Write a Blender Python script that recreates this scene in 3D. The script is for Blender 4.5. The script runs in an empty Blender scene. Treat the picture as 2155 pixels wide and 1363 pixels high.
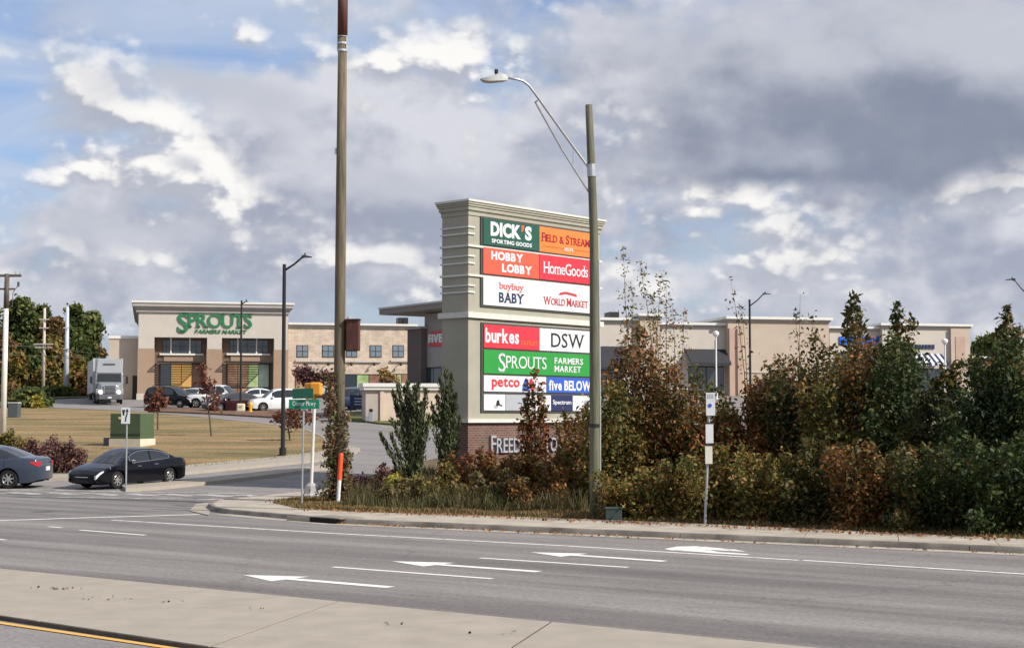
import bpy, bmesh, math, random
import numpy as np
from mathutils import Vector, Matrix, Quaternion
R = math.radians
sc = bpy.context.scene
col = sc.collection

# ---------------------------------------------------------------- camera
F = 3300.0                      # focal length in photo pixels
CX, CY, HOR = 1077.5, 681.5, 880.0
PITCH = math.atan((HOR - CY) / F)
EYE = Vector((0, 0, 2.5))
cd = bpy.data.cameras.new('camera'); cam = bpy.data.objects.new('camera', cd); col.objects.link(cam)
cd.sensor_width = 36.0; cd.lens = 36.0 * F / 2155.0; cd.clip_start = 0.1; cd.clip_end = 4000
cam.location = EYE; cam.rotation_euler = (R(90) + PITCH, 0, 0)
sc.camera = cam

# ---------------------------------------------------------------- light
SUN_AZ, SUN_EL = R(25), R(38)          # azimuth from +X towards the viewer
SDIR = Vector((math.cos(SUN_AZ) * math.cos(SUN_EL), -math.sin(SUN_AZ) * math.cos(SUN_EL), math.sin(SUN_EL)))
sd = bpy.data.lights.new('sun', 'SUN'); sun = bpy.data.objects.new('sun', sd); col.objects.link(sun)
sd.energy = 4.3; sd.angle = R(0.55); sd.color = (1.0, 0.95, 0.87)
sun.rotation_euler = SDIR.to_track_quat('Z', 'Y').to_euler(); sun.location = (40, -20, 60)
sc.view_settings.view_transform = 'Standard'; sc.view_settings.look = 'None'
sc.view_settings.gamma = 1.0; sc.view_settings.use_curve_mapping = False
sc.view_settings.exposure = 0.45
try:
    sc.cycles.use_denoising = True
    sc.cycles.max_bounces = 6; sc.cycles.transparent_max_bounces = 8
except Exception: pass

# ---- world: Nishita sky with cumulus drawn in direction space (azimuth, elevation)
wd = bpy.data.worlds.new('World'); sc.world = wd; wd.use_nodes = True
wt = wd.node_tree; wt.nodes.clear()
def N(t, typ, **kw):
    n = t.nodes.new(typ)
    for k, v in kw.items(): setattr(n, k, v)
    return n
def MA(t, op, a, b=None, c=None, clamp=False):
    n = N(t, 'ShaderNodeMath', operation=op, use_clamp=clamp)
    for i, v in enumerate((a, b, c)):
        if v is None: continue
        if isinstance(v, (int, float)): n.inputs[i].default_value = v
        else: t.links.new(v, n.inputs[i])
    return n.outputs[0]
def SM(t, v, lo, hi, a=0.0, b=1.0):
    n = N(t, 'ShaderNodeMapRange', interpolation_type='SMOOTHSTEP')
    t.links.new(v, n.inputs[0])
    for i, q in zip((1, 2, 3, 4), (lo, hi, a, b)): n.inputs[i].default_value = q
    return n.outputs[0]
def NOI(t, vec, scale, detail=8, rough=0.55, dist=0.0, lac=2.0, dim='3D'):
    n = N(t, 'ShaderNodeTexNoise', noise_dimensions=dim)
    n.inputs['Scale'].default_value = scale; n.inputs['Detail'].default_value = detail
    n.inputs['Roughness'].default_value = rough; n.inputs['Distortion'].default_value = dist
    n.inputs['Lacunarity'].default_value = lac
    t.links.new(vec, n.inputs['Vector'])
    return n
def dirpx(px, py):               # azimuth, elevation of a photo pixel
    x = (px - CX) / F; y = -(py - CY) / F
    c, s = math.cos(PITCH), math.sin(PITCH)
    d = Vector((x, c - y * s, s + y * c)).normalized()
    return math.atan2(d.x, d.y), math.asin(d.z)
def density_group(name, blobs, scale, seed, detail, base, bil=0.26, amp=1.0, rough=0.56):
    g = bpy.data.node_groups.new(name, 'ShaderNodeTree')
    g.interface.new_socket('P', in_out='INPUT', socket_type='NodeSocketVector')
    g.interface.new_socket('D', in_out='OUTPUT', socket_type='NodeSocketFloat')
    gi = N(g, 'NodeGroupInput'); go = N(g, 'NodeGroupOutput')
    P = gi.outputs[0]
    wn = NOI(g, P, 14.0, 2, 0.5, dim='2D')
    w = N(g, 'ShaderNodeVectorMath', operation='MULTIPLY_ADD'); g.links.new(wn.outputs['Color'], w.inputs[0])
    w.inputs[1].default_value = (0.012, 0.012, 0.0); g.links.new(P, w.inputs[2])
    mp = N(g, 'ShaderNodeMapping'); mp.inputs['Location'].default_value = seed
    mp.inputs['Scale'].default_value = (1.0, 1.45, 1.0)
    g.links.new(w.outputs[0], mp.inputs[0])
    n1 = NOI(g, mp.outputs[0], scale, detail, rough, dim='2D')
    # billows: inverted distance to cell points gives rounded cauliflower lobes
    vo = N(g, 'ShaderNodeTexVoronoi', feature='F1', voronoi_dimensions='2D'); vo.inputs['Scale'].default_value = scale * 3.4
    vo.inputs['Detail'].default_value = 2.5
    vo.inputs['Roughness'].default_value = 0.5
    g.links.new(mp.outputs[0], vo.inputs['Vector'])
    bl = MA(g, 'MULTIPLY', MA(g, 'SUBTRACT', 0.5, vo.outputs['Distance']), bil)
    tot = MA(g, 'ADD', MA(g, 'MULTIPLY_ADD', n1.outputs[0], amp, 0.5 - 0.5 * amp), bl)
    sp = N(g, 'ShaderNodeSeparateXYZ'); g.links.new(P, sp.inputs[0])
    for (px, py, rx, ry, a) in blobs:
        az, el = dirpx(px, py)
        dx = MA(g, 'DIVIDE', MA(g, 'SUBTRACT', sp.outputs[0], az), rx / F)
        dy = MA(g, 'DIVIDE', MA(g, 'SUBTRACT', sp.outputs[1], el), ry / F)
        r2 = MA(g, 'ADD', MA(g, 'MULTIPLY', dx, dx), MA(g, 'MULTIPLY', dy, dy))
        e = MA(g, 'EXPONENT', MA(g, 'MULTIPLY', r2, -1.0))
        tot = MA(g, 'ADD', tot, MA(g, 'MULTIPLY', e, a))
    g.links.new(MA(g, 'ADD', tot, base), go.inputs[0])
    return g
tc = N(wt, 'ShaderNodeTexCoord')
sx = N(wt, 'ShaderNodeSeparateXYZ'); wt.links.new(tc.outputs['Generated'], sx.inputs[0])
az = MA(wt, 'ARCTAN2', sx.outputs[0], sx.outputs[1]); el = MA(wt, 'ARCSINE', sx.outputs[2])
P = N(wt, 'ShaderNodeCombineXYZ'); wt.links.new(az, P.inputs[0]); wt.links.new(el, P.inputs[1])
sky = N(wt, 'ShaderNodeTexSky', sky_type='NISHITA'); sky.sun_disc = False
sky.sun_elevation = SUN_EL; sky.sun_rotation = R(90) + SUN_AZ
sky.air_density = 1.0; sky.dust_density = 1.5; sky.ozone_density = 1.2
def grp(g, vec):
    n = N(wt, 'ShaderNodeGroup'); n.node_tree = g; wt.links.new(vec, n.inputs[0]); return n.outputs[0]
def shift(vec, dx, dy):
    n = N(wt, 'ShaderNodeVectorMath', operation='ADD'); wt.links.new(vec, n.inputs[0]); n.inputs[1].default_value = (dx, dy, 0); return n.outputs[0]
def mixc(fac, a, b):
    n = N(wt, 'ShaderNodeMix', data_type='RGBA'); 
    if isinstance(fac, (int, float)): n.inputs[0].default_value = fac
    else: wt.links.new(fac, n.inputs[0])
    for i, v in ((6, a), (7, b)):
        if isinstance(v, tuple): n.inputs[i].default_value = v + (1,)
        else: wt.links.new(v, n.inputs[i])
    return n.outputs[2]
#SKY_BEGIN
# soft grey-lavender mass covering most of the sky, blue left open at the left and in small holes
MASS = [(60, 60, 420, 170, -.34), (0, 340, 120, 130, -.28), (330, 90, 300, 80, -.20), (560, 40, 90, 70, -.10), (1120, 150, 80, 70, -.10), (1190, 540, 90, 40, -.12), (1090, 480, 60, 40, -.10), (500, 330, 60, 60, -.10),
        (760, 300, 330, 190, .14), (300, 480, 300, 150, .12), (1700, 250, 700, 280, .16), (1500, 600, 700, 90, .06), (400, 640, 500, 80, .10), (1150, 620, 400, 60, .05), (150, 330, 120, 60, .08), (1060, 400, 230, 130, .17), (1000, 250, 200, 120, .08)]
CUM = [(180, 190, 55, 55, .20), (230, 225, 60, 35, .17), (345, 265, 70, 60, .21), (400, 340, 60, 60, .20), (480, 390, 75, 70, .22), (490, 470, 50, 50, .17), (200, 345, 110, 45, .18), (90, 385, 80, 30, .14), (330, 380, 120, 40, .14),
       (530, 75, 55, 45, .18), (860, 120, 70, 45, .19), (960, 120, 55, 60, .22), (800, 130, 60, 35, .15), (680, 110, 25, 22, .12), (1345, 245, 48, 35, .17), (1105, 310, 40, 30, .13), (1700, 560, 130, 75, .20), (1790, 520, 90, 40, .15),
       (1990, 415, 120, 40, .19), (2110, 385, 70, 30, .17), (1640, 420, 80, 60, .13), (1450, 440, 90, 50, .12), (1340, 600, 90, 50, .12), (260, 530, 50, 40, .12), (330, 540, 50, 40, .12), (160, 510, 45, 22, .14), (830, 520, 120, 35, .14), (780, 545, 120, 25, .13), (900, 600, 60, 50, .14), (1240, 420, 50, 50, .12), (1830, 640, 60, 25, .12), (600, 560, 100, 40, .08)]
DECK = [(1680, 190, 470, 170, .40), (2100, 180, 280, 170, .34), (1330, 70, 260, 90, .14), (1650, 330, 240, 45, .22), (1400, 360, 150, 45, .14), (850, 395, 230, 60, .22), (640, 300, 120, 90, .14), (420, 180, 150, 40, .20), (560, 210, 130, 40, .16), (190, 262, 90, 24, .20), (310, 320, 60, 22, .16), (395, 345, 40, 22, .20),
        (150, 480, 150, 50, .12), (430, 500, 170, 40, .10), (60, 560, 160, 60, .10), (1600, 490, 380, 40, .06), (800, 480, 170, 30, .06)]
gM = density_group('CloudMass', MASS, 6.0, (3.1, 1.7, 0.4), 7, 0.02, .14, .70)
gC = density_group('CloudCumulus', CUM, 10.0, (5.3, 2.9, 0.4), 10, -0.085, .17, .58, .58)
gD = density_group('CloudDeck', DECK, 5.0, (8.2, 4.4, 0.9), 7, -0.05, .10, .55)
Pv = P.outputs[0]
cm = N(wt, 'ShaderNodeMapping'); cm.inputs['Rotation'].default_value = (0, 0, R(-14)); cm.inputs['Scale'].default_value = (5.0, 22.0, 1.0)
wt.links.new(Pv, cm.inputs[0])
cir = NOI(wt, cm.outputs[0], 1.0, 5, 0.55, 0.6, dim='2D')
aC = SM(wt, cir.outputs[0], 0.34, 0.76, 0.20, 0.75)
skyc = N(wt, 'ShaderNodeVectorMath', operation='MULTIPLY'); wt.links.new(sky.outputs[0], skyc.inputs[0]); skyc.inputs[1].default_value = (0.100, 0.118, 0.150)
hz = SM(wt, el, 0.0, 0.17, 1.0, 0.0)
blue = mixc(MA(wt, 'MULTIPLY', hz, 0.30), skyc.outputs[0], (0.52, 0.58, 0.70))
blue = mixc(aC, blue, (0.60, 0.66, 0.77))
dM = grp(gM, Pv); dM2 = grp(gM, shift(Pv, 0.016, 0.028))
aM = SM(wt, dM, 0.40, 0.58)
sM = MA(wt, 'SUBTRACT', MA(wt, 'MULTIPLY', MA(wt, 'SUBTRACT', dM, dM2), 3.2), MA(wt, 'MULTIPLY', MA(wt, 'SUBTRACT', dM, 0.60), 0.55))
cM = mixc(SM(wt, sM, -0.40, 0.45), (0.350, 0.390, 0.500), (0.70, 0.71, 0.765))
c1 = mixc(aM, blue, cM)
dC = grp(gC, Pv); dC2 = grp(gC, shift(Pv, 0.0035, 0.0065)); dC3 = grp(gC, shift(Pv, 0.016, 0.026))
aCu = SM(wt, dC, 0.36, 0.62, 0.0, 0.97)
sC = MA(wt, 'ADD', MA(wt, 'MULTIPLY', MA(wt, 'SUBTRACT', dC, dC2), 9.0), MA(wt, 'MULTIPLY', MA(wt, 'SUBTRACT', dC, dC3), 2.4))
cC = mixc(SM(wt, sC, -0.40, 1.05), (0.47, 0.495, 0.575), (1.0, 0.98, 0.95))
c2 = mixc(aCu, c1, cC)
dD = grp(gD, Pv); dD2 = grp(gD, shift(Pv, 0.014, 0.024))
aD = SM(wt, dD, 0.43, 0.66, 0.0, 0.92)
sD = MA(wt, 'SUBTRACT', MA(wt, 'MULTIPLY', MA(wt, 'SUBTRACT', dD, dD2), 2.6), MA(wt, 'MULTIPLY', MA(wt, 'SUBTRACT', dD, 0.62), 0.9))
cD = mixc(SM(wt, sD, -0.42, 0.40), (0.235, 0.270, 0.365), (0.55, 0.575, 0.65))
c3 = mixc(aD, c2, cD)
c4 = mixc(MA(wt, 'MULTIPLY', hz, 0.34), c3, (0.54, 0.57, 0.645))
#SKY_END
bg = N(wt, 'ShaderNodeBackground'); wt.links.new(c4, bg.inputs[0]); bg.inputs[1].default_value = 1.0 / (2 ** 0.45)
wd.cycles.sampling_method = 'MANUAL'; wd.cycles.sample_map_resolution = 256
wo = N(wt, 'ShaderNodeOutputWorld'); wt.links.new(bg.outputs[0], wo.inputs[0])

# ---------------------------------------------------------------- pixel -> place
def ray(px, py):
    x = (px - CX) / F; y = -(py - CY) / F
    c, s = math.cos(PITCH), math.sin(PITCH)
    return Vector((x, c - y * s, s + y * c))
def at(px, py, Y):                      # the point on that pixel's ray at depth Y
    d = ray(px, py); return EYE + d * (Y / d.y)
YS = [-40, -20, 0, 20, 40] + [46 + i for i in range(20)] + [70 + 4 * i for i in range(30)] + [200, 230, 280, 400, 700, 1500, 3000]
def hraw(y):
    s = 0.045 * 2.2 * math.log1p(math.exp(min(60, (y - 55) / 2.2)))
    s2 = 0.045 * 5.0 * math.log1p(math.exp(min(60, (y - 172) / 5.0)))
    return s - s2
HS = [hraw(y) for y in YS]
def h(y):                               # ground height at depth y (piecewise linear on YS)
    return float(np.interp(y, YS, HS))
def G(px, py, off=0.0):                 # where that pixel's ray meets the ground (+off)
    d = ray(px, py)
    lo = 3.0
    f = lambda Y: EYE.z + d.z / d.y * Y - h(Y) - off
    Y = lo
    while Y < 1500:
        if f(Y) <= 0: break
        Y += 0.5
    a, b = Y - 0.5, Y
    for _ in range(40):
        m = (a + b) / 2
        if f(m) > 0: a = m
        else: b = m
    p = EYE + d * (b / d.y); return Vector((p.x, p.y, h(p.y) + off))
def gz(x, y, off=0.0): return Vector((x, y, h(y) + off))

# ---------------------------------------------------------------- materials
MATS = {}
def pm(name, c, rough=0.75, var=0.18, scale=4.0, metal=0.0, bump=0.0, bscale=None, coat=0.0, spec=0.35, c2=None, emit=None, detail=5, stretch=None, rot=0.0):
    if name in MATS: return MATS[name]
    m = bpy.data.materials.new(name); m.use_nodes = True; t = m.node_tree; b = t.nodes['Principled BSDF']
    b.inputs['Roughness'].default_value = rough; b.inputs['Metallic'].default_value = metal
    b.inputs['Specular IOR Level'].default_value = spec
    if coat: b.inputs['Coat Weight'].default_value = coat; b.inputs['Coat Roughness'].default_value = 0.05
    tcn = N(t, 'ShaderNodeTexCoord'); v = tcn.outputs['Object']
    if stretch:
        mp = N(t, 'ShaderNodeMapping'); mp.inputs['Scale'].default_value = stretch; mp.inputs['Rotation'].default_value = (0, 0, rot)
        t.links.new(v, mp.inputs[0]); v = mp.outputs[0]
    if var > 0 or c2:
        n = NOI(t, v, scale, detail, 0.6)
        r = N(t, 'ShaderNodeValToRGB'); e = r.color_ramp.elements
        lo = tuple(x * (1 - var) for x in c); hi = c2 if c2 else tuple(min(1, x * (1 + var)) for x in c)
        e[0].position = 0.32; e[0].color = lo + (1,); e[1].position = 0.70; e[1].color = hi + (1,)
        t.links.new(n.outputs[0], r.inputs[0]); t.links.new(r.outputs[0], b.inputs['Base Color'])
    else: b.inputs['Base Color'].default_value = c + (1,)
    if bump:
        n2 = NOI(t, v, bscale or scale * 6, 4, 0.6); bp = N(t, 'ShaderNodeBump'); bp.inputs['Strength'].default_value = bump
        bp.inputs['Distance'].default_value = 0.02
        t.links.new(n2.outputs[0], bp.inputs['Height']); t.links.new(bp.outputs[0], b.inputs['Normal'])
    if emit: b.inputs['Emission Color'].default_value = emit[0] + (1,); b.inputs['Emission Strength'].default_value = emit[1]
    MATS[name] = m; return m
def leafm(name, cols, clump=0.5, trans=0.25):
    if name in MATS: return MATS[name]
    m = bpy.data.materials.new(name); m.use_nodes = True; t = m.node_tree; t.nodes.clear()
    geo = N(t, 'ShaderNodeNewGeometry'); tcn = N(t, 'ShaderNodeTexCoord')
    n = NOI(t, tcn.outputs['Object'], clump, 3, 0.6)
    s = MA(t, 'ADD', MA(t, 'MULTIPLY', geo.outputs['Random Per Island'], 0.55), MA(t, 'MULTIPLY', SM(t, n.outputs[0], 0.25, 0.75), 0.5), clamp=True)
    r = N(t, 'ShaderNodeValToRGB'); e = r.color_ramp.elements
    while len(e) < len(cols): e.new(0.5)
    for i, c in enumerate(cols):
        e[i].position = (i + 0.35) / len(cols); e[i].color = tuple(c) + (1,)
    t.links.new(s, r.inputs[0])
    d = N(t, 'ShaderNodeBsdfPrincipled'); d.inputs['Roughness'].default_value = 0.6; d.inputs['Specular IOR Level'].default_value = 0.25
    tr = N(t, 'ShaderNodeBsdfTranslucent'); mx = N(t, 'ShaderNodeMixShader'); mx.inputs[0].default_value = trans
    t.links.new(r.outputs[0], d.inputs['Base Color']); t.links.new(r.outputs[0], tr.inputs[0])
    t.links.new(d.outputs[0], mx.inputs[1]); t.links.new(tr.outputs[0], mx.inputs[2])
    o = N(t, 'ShaderNodeOutputMaterial'); t.links.new(mx.outputs[0], o.inputs[0])
    MATS[name] = m; return m
def glassm(name, tint=(0.02, 0.025, 0.03), rough=0.06, spec=0.9):
    return pm(name, tint, rough, 0.0, spec=spec)

# ---------------------------------------------------------------- objects
def tag(o, label=None, cat=None, group=None, kind=None):
    for k, v in (('label', label), ('category', cat), ('group', group), ('kind', kind)):
        if v: o[k] = v
    return o
def thing(name, label, cat, loc=(0, 0, 0), rz=0.0, group=None):
    o = bpy.data.objects.new(name, None); col.objects.link(o); o.empty_display_size = 0.3
    o.location = loc; o.rotation_euler = (0, 0, rz); return tag(o, label, cat, group)
def link(name, me, mat, parent=None, smooth=False):
    o = bpy.data.objects.new(name, me); col.objects.link(o)
    if mat is not None and len(me.materials) == 0: me.materials.append(mat)
    if parent: o.parent = parent
    if smooth:
        me.polygons.foreach_set('use_smooth', [True] * len(me.polygons)); me.update()
    return o
def copy_tree(o, parent=None):
    c = o.copy(); col.objects.link(c); c.parent = parent
    for ch in o.children: copy_tree(ch, c)
    return c
def rootloc(o):
    while o.parent: o = o.parent
    return Vector(o.location)

class MB:
    def __init__(s): s.v = []; s.f = []
    def add(s, vs, fs):
        k = len(s.v); s.v += [Vector(p) for p in vs]; s.f += [tuple(i + k for i in f) for f in fs]; return s
    def box(s, x0, x1, y0, y1, z0, z1):
        return s.hexa([(x0, y0), (x1, y0), (x1, y1), (x0, y1)], z0, z1)
    def hexa(s, poly, z0, z1):          # vertical prism on a plan polygon (counter-clockwise)
        n = len(poly); vs = [(p[0], p[1], z0) for p in poly] + [(p[0], p[1], z1) for p in poly]
        fs = [tuple(range(n - 1, -1, -1)), tuple(range(n, 2 * n))] + [(i, (i + 1) % n, n + (i + 1) % n, n + i) for i in range(n)]
        return s.add(vs, fs)
    def prism(s, pts, vec):             # any planar polygon swept by vec
        n = len(pts); vec = Vector(vec); a = [Vector(p) for p in pts]; b = [p + vec for p in a]
        return s.add(a + b, [tuple(range(n - 1, -1, -1)), tuple(range(n, 2 * n))] + [(i, (i + 1) % n, n + (i + 1) % n, n + i) for i in range(n)])
    def tube(s, pts, rad, n=8, cap=True):
        pts = [Vector(p) for p in pts]
        if isinstance(rad, (int, float)): rad = [rad] * len(pts)
        k = len(s.v); u = None
        for i, p in enumerate(pts):
            d = (pts[min(i + 1, len(pts) - 1)] - pts[max(i - 1, 0)]).normalized()
            if u is None: u = d.orthogonal().normalized()
            else:
                u = (u - d * u.dot(d))
                u = u.normalized() if u.length > 1e-6 else d.orthogonal().normalized()
            w = d.cross(u)
            for j in range(n):
                a = 2 * math.pi * j / n; s.v.append(p + (u * math.cos(a) + w * math.sin(a)) * rad[i])
        for i in range(len(pts) - 1):
            for j in range(n):
                a = k + i * n + j; b = k + i * n + (j + 1) % n; s.f.append((a, b, b + n, a + n))
        if cap:
            s.f.append(tuple(k + j for j in range(n - 1, -1, -1))); q = k + (len(pts) - 1) * n; s.f.append(tuple(q + j for j in range(n)))
        return s
    def grid(s, rows, closed=False):    # rows of equal-length point lists
        k = len(s.v); m = len(rows[0])
        for r in rows: s.v += [Vector(p) for p in r]
        for i in range(len(rows) - 1):
            for j in range(m if closed else m - 1):
                a = k + i * m + j; b = k + i * m + (j + 1) % m; s.f.append((a, b, b + m, a + m))
        return s
    def lathe(s, prof, n=20, axis='z', c=(0, 0, 0)):
        c = Vector(c); rows = []
        for (r, t) in prof:
            row = []
            for j in range(n):
                a = 2 * math.pi * j / n; q = (r * math.cos(a), r * math.sin(a))
                row.append(c + (Vector((q[0], q[1], t)) if axis == 'z' else Vector((q[0], t, q[1]))))
            rows.append(row)
        return s.grid(rows, True)
    def mesh(s, name, off=Vector((0, 0, 0)), fix=True):
        me = bpy.data.meshes.new(name); me.from_pydata([tuple(p - off) for p in s.v], [], s.f); me.validate()
        if fix:
            bm = bmesh.new(); bm.from_mesh(me); bmesh.ops.recalc_face_normals(bm, faces=bm.faces); bm.to_mesh(me); bm.free()
        return me
    def build(s, name, mat, parent=None, world=False, smooth=False, bevel=0.0, auto=False):
        off = rootloc(parent) if (world and parent) else Vector((0, 0, 0))
        me = s.mesh(name, off)
        o = link(name, me, mat, parent, smooth)
        if auto:
            me.polygons.foreach_set('use_smooth', [True] * len(me.polygons))
            try: me.set_sharp_from_angle(angle=R(35))
            except Exception: pass
        if bevel:
            m = o.modifiers.new('bevel', 'BEVEL'); m.width = bevel; m.segments = 2; m.limit_method = 'ANGLE'
        return o

class Frame:                             # a vertical plane: t to the right, n towards the viewer
    def __init__(s, o, d):
        s.o = Vector((o[0], o[1], 0)); s.d = Vector((d[0], d[1], 0)).normalized(); s.n = Vector((s.d.y, -s.d.x, 0))
    def hit(s, px, py, dep=0.0):
        r = ray(px, py); o = s.o + s.n * dep; k = (o - EYE).dot(s.n) / r.dot(s.n); p = EYE + r * k
        return (p - o).dot(s.d), p.z
    def pt(s, t, n, z): q = s.o + s.d * t + s.n * n; return Vector((q.x, q.y, z))
    def box(s, mb, t0, t1, n0, n1, z0, z1):
        ps = [s.pt(t0, n1, 0), s.pt(t1, n1, 0), s.pt(t1, n0, 0), s.pt(t0, n0, 0)]
        return mb.hexa([(p.x, p.y) for p in ps], z0, z1)
    def rect(s, px0, px1, py0, py1, dep=0.0):     # pixel box -> (t0,t1,z0,z1); rows read at the left edge
        t0, z1 = s.hit(px0, py0, dep); t1, _ = s.hit(px1, py0, dep); _, z0 = s.hit(px0, py1, dep); return t0, t1, z0, z1

def drape(name, poly, off, mat, kind='structure', parent=None, thick=0.0):
    """a sheet (or slab) laid over the ground: plan polygon cut at the terrain's own rows"""
    bm = bmesh.new()
    vs = [bm.verts.new((p[0], p[1], 0)) for p in poly]; bm.faces.new(vs)
    ymin = min(p[1] for p in poly); ymax = max(p[1] for p in poly)
    bmesh.ops.triangulate(bm, faces=bm.faces[:])
    for y in YS:
        if ymin < y < ymax:
            bmesh.ops.bisect_plane(bm, geom=bm.verts[:] + bm.edges[:] + bm.faces[:], dist=1e-5, plane_co=(0, y, 0), plane_no=(0, 1, 0))
    bmesh.ops.recalc_face_normals(bm, faces=bm.faces[:])
    for f in bm.faces:
        if f.normal.z < 0: f.normal_flip()
    if thick:
        r = bmesh.ops.extrude_face_region(bm, geom=bm.faces[:])
        top = [g for g in r['geom'] if isinstance(g, bmesh.types.BMVert)]
        tops = set(top)
        for v in bm.verts: v.co.z = h(v.co.y) + (off if v in tops else off - thick)
        bmesh.ops.recalc_face_normals(bm, faces=bm.faces[:])
    else:
        for v in bm.verts: v.co.z = h(v.co.y) + off
    me = bpy.data.meshes.new(name); bm.to_mesh(me); bm.free()
    o = link(name, me, mat, parent)
    if parent is None and kind: tag(o, kind=kind)
    return o
def gl(pts, off=0.0): return [tuple(G(a, b, off))[:2] for a, b in pts]
def ribbon(pts, w):                      # plan polyline -> polygon of width w
    P = [Vector((p[0], p[1])) for p in pts]; L = []; Rr = []
    for i, p in enumerate(P):
        d = (P[min(i + 1, len(P) - 1)] - P[max(i - 1, 0)]).normalized(); n = Vector((-d.y, d.x)) * (w / 2)
        L.append(p + n); Rr.append(p - n)
    return [tuple(q) for q in L] + [tuple(q) for q in reversed(Rr)]
# ================================================================ SETTING
c0 = G(230, 1095); c1_ = G(2155, 1210)
RD = Vector((c0.x - c1_.x, c0.y - c1_.y)).normalized()       # main road, towards the left
RN = Vector((-RD.y, RD.x)); RN = RN if RN.y > 0 else -RN      # away from the viewer
RANG = math.atan2(RD.y, RD.x)

def asphalt(name, c, streak=0.22):
    if name in MATS: return MATS[name]
    m = bpy.data.materials.new(name); m.use_nodes = True; t = m.node_tree; b = t.nodes['Principled BSDF']
    b.inputs['Roughness'].default_value = 0.82; b.inputs['Specular IOR Level'].default_value = 0.3
    tcn = N(t, 'ShaderNodeTexCoord')
    rt = N(t, 'ShaderNodeVectorRotate', rotation_type='Z_AXIS'); rt.inputs['Angle'].default_value = -RANG
    t.links.new(tcn.outputs['Object'], rt.inputs[0])
    mp = N(t, 'ShaderNodeMapping'); mp.inputs['Scale'].default_value = (0.035, 0.75, 1); t.links.new(rt.outputs[0], mp.inputs[0])
    st = NOI(t, mp.outputs[0], 1.0, 4, 0.6)
    mp2 = N(t, 'ShaderNodeMapping'); mp2.inputs['Scale'].default_value = (0.25, 1.6, 1); t.links.new(rt.outputs[0], mp2.inputs[0])
    bl = NOI(t, mp2.outputs[0], 0.8, 6, 0.65)
    fn = NOI(t, tcn.outputs['Object'], 14.0, 6, 0.8)
    f1 = SM(t, st.outputs[0], 0.3, 0.7, 1 - streak, 1 + streak * 0.8)
    f2 = SM(t, bl.outputs[0], 0.25, 0.75, 0.86, 1.12)
    f3 = SM(t, fn.outputs[0], 0.28, 0.72, 0.72, 1.28)
    pt = NOI(t, mp2.outputs[0], 2.2, 4, 0.6); f4 = SM(t, pt.outputs[0], 0.66, 0.74, 1.0, 0.72)   # oil drips and tyre scuffs
    wv = N(t, 'ShaderNodeVectorMath', operation='MULTIPLY_ADD'); wn_ = NOI(t, rt.outputs[0], 0.9, 4, 0.7); t.links.new(wn_.outputs['Color'], wv.inputs[0]); wv.inputs[1].default_value = (1.6, 1.6, 0); t.links.new(rt.outputs[0], wv.inputs[2])
    mp3 = N(t, 'ShaderNodeMapping'); mp3.inputs['Scale'].default_value = (0.10, 0.26, 1); t.links.new(wv.outputs[0], mp3.inputs[0])
    vc = N(t, 'ShaderNodeTexVoronoi', feature='DISTANCE_TO_EDGE', voronoi_dimensions='2D'); vc.inputs['Scale'].default_value = 1.0; t.links.new(mp3.outputs[0], vc.inputs['Vector'])
    f5 = SM(t, vc.outputs['Distance'], 0.001, 0.007, 0.80, 1.0)
    f = MA(t, 'MULTIPLY', MA(t, 'MULTIPLY', MA(t, 'MULTIPLY', f1, f2), MA(t, 'MULTIPLY', f3, f4)), f5)
    v = N(t, 'ShaderNodeVectorMath', operation='SCALE'); v.inputs[0].default_value = c; t.links.new(f, v.inputs['Scale'])
    t.links.new(v.outputs[0], b.inputs['Base Color'])
    bp = N(t, 'ShaderNodeBump'); bp.inputs['Strength'].default_value = 0.35; bp.inputs['Distance'].default_value = 0.01
    t.links.new(fn.outputs[0], bp.inputs['Height']); t.links.new(bp.outputs[0], b.inputs['Normal'])
    MATS[name] = m; return m
A_MAIN = asphalt('asphalt_main', (0.188, 0.170, 0.158), 0.30)
A_LOT = asphalt('asphalt_lot', (0.215, 0.197, 0.186), 0.10)
CONC = pm('concrete', (0.325, 0.282, 0.230), 0.85, 0.10, 1.7, bump=0.25, bscale=30, detail=8)
CONC2 = pm('concrete_walk', (0.37, 0.325, 0.262), 0.88, 0.22, 1.3, bump=0.3, bscale=30, detail=8)
KERBM = pm('kerb_concrete', (0.215, 0.190, 0.16), 0.9, 0.45, 1.4, bump=0.3, bscale=25, detail=8)
JOINT = pm('joint_dirt', (0.05, 0.042, 0.034), 0.95, 0.2, 8)
DRYG = pm('dry_grass', (0.135, 0.128, 0.048), 0.95, 0.30, 0.30, bump=0.9, bscale=9, c2=(0.35, 0.222, 0.105), detail=9, stretch=(0.45, 1.6, 1.0))
SOIL = pm('verge_soil', (0.11, 0.078, 0.042), 0.95, 0.45, 1.8, bump=0.8, bscale=14, c2=(0.20, 0.145, 0.07), detail=8)
WOODS = pm('woods_ground', (0.13, 0.10, 0.05), 0.95, 0.4, 0.3, bump=0.6, bscale=4, c2=(0.12, 0.14, 0.05))
MULCH = pm('mulch', (0.15, 0.085, 0.05), 0.95, 0.4, 2.0, bump=0.7)
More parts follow.
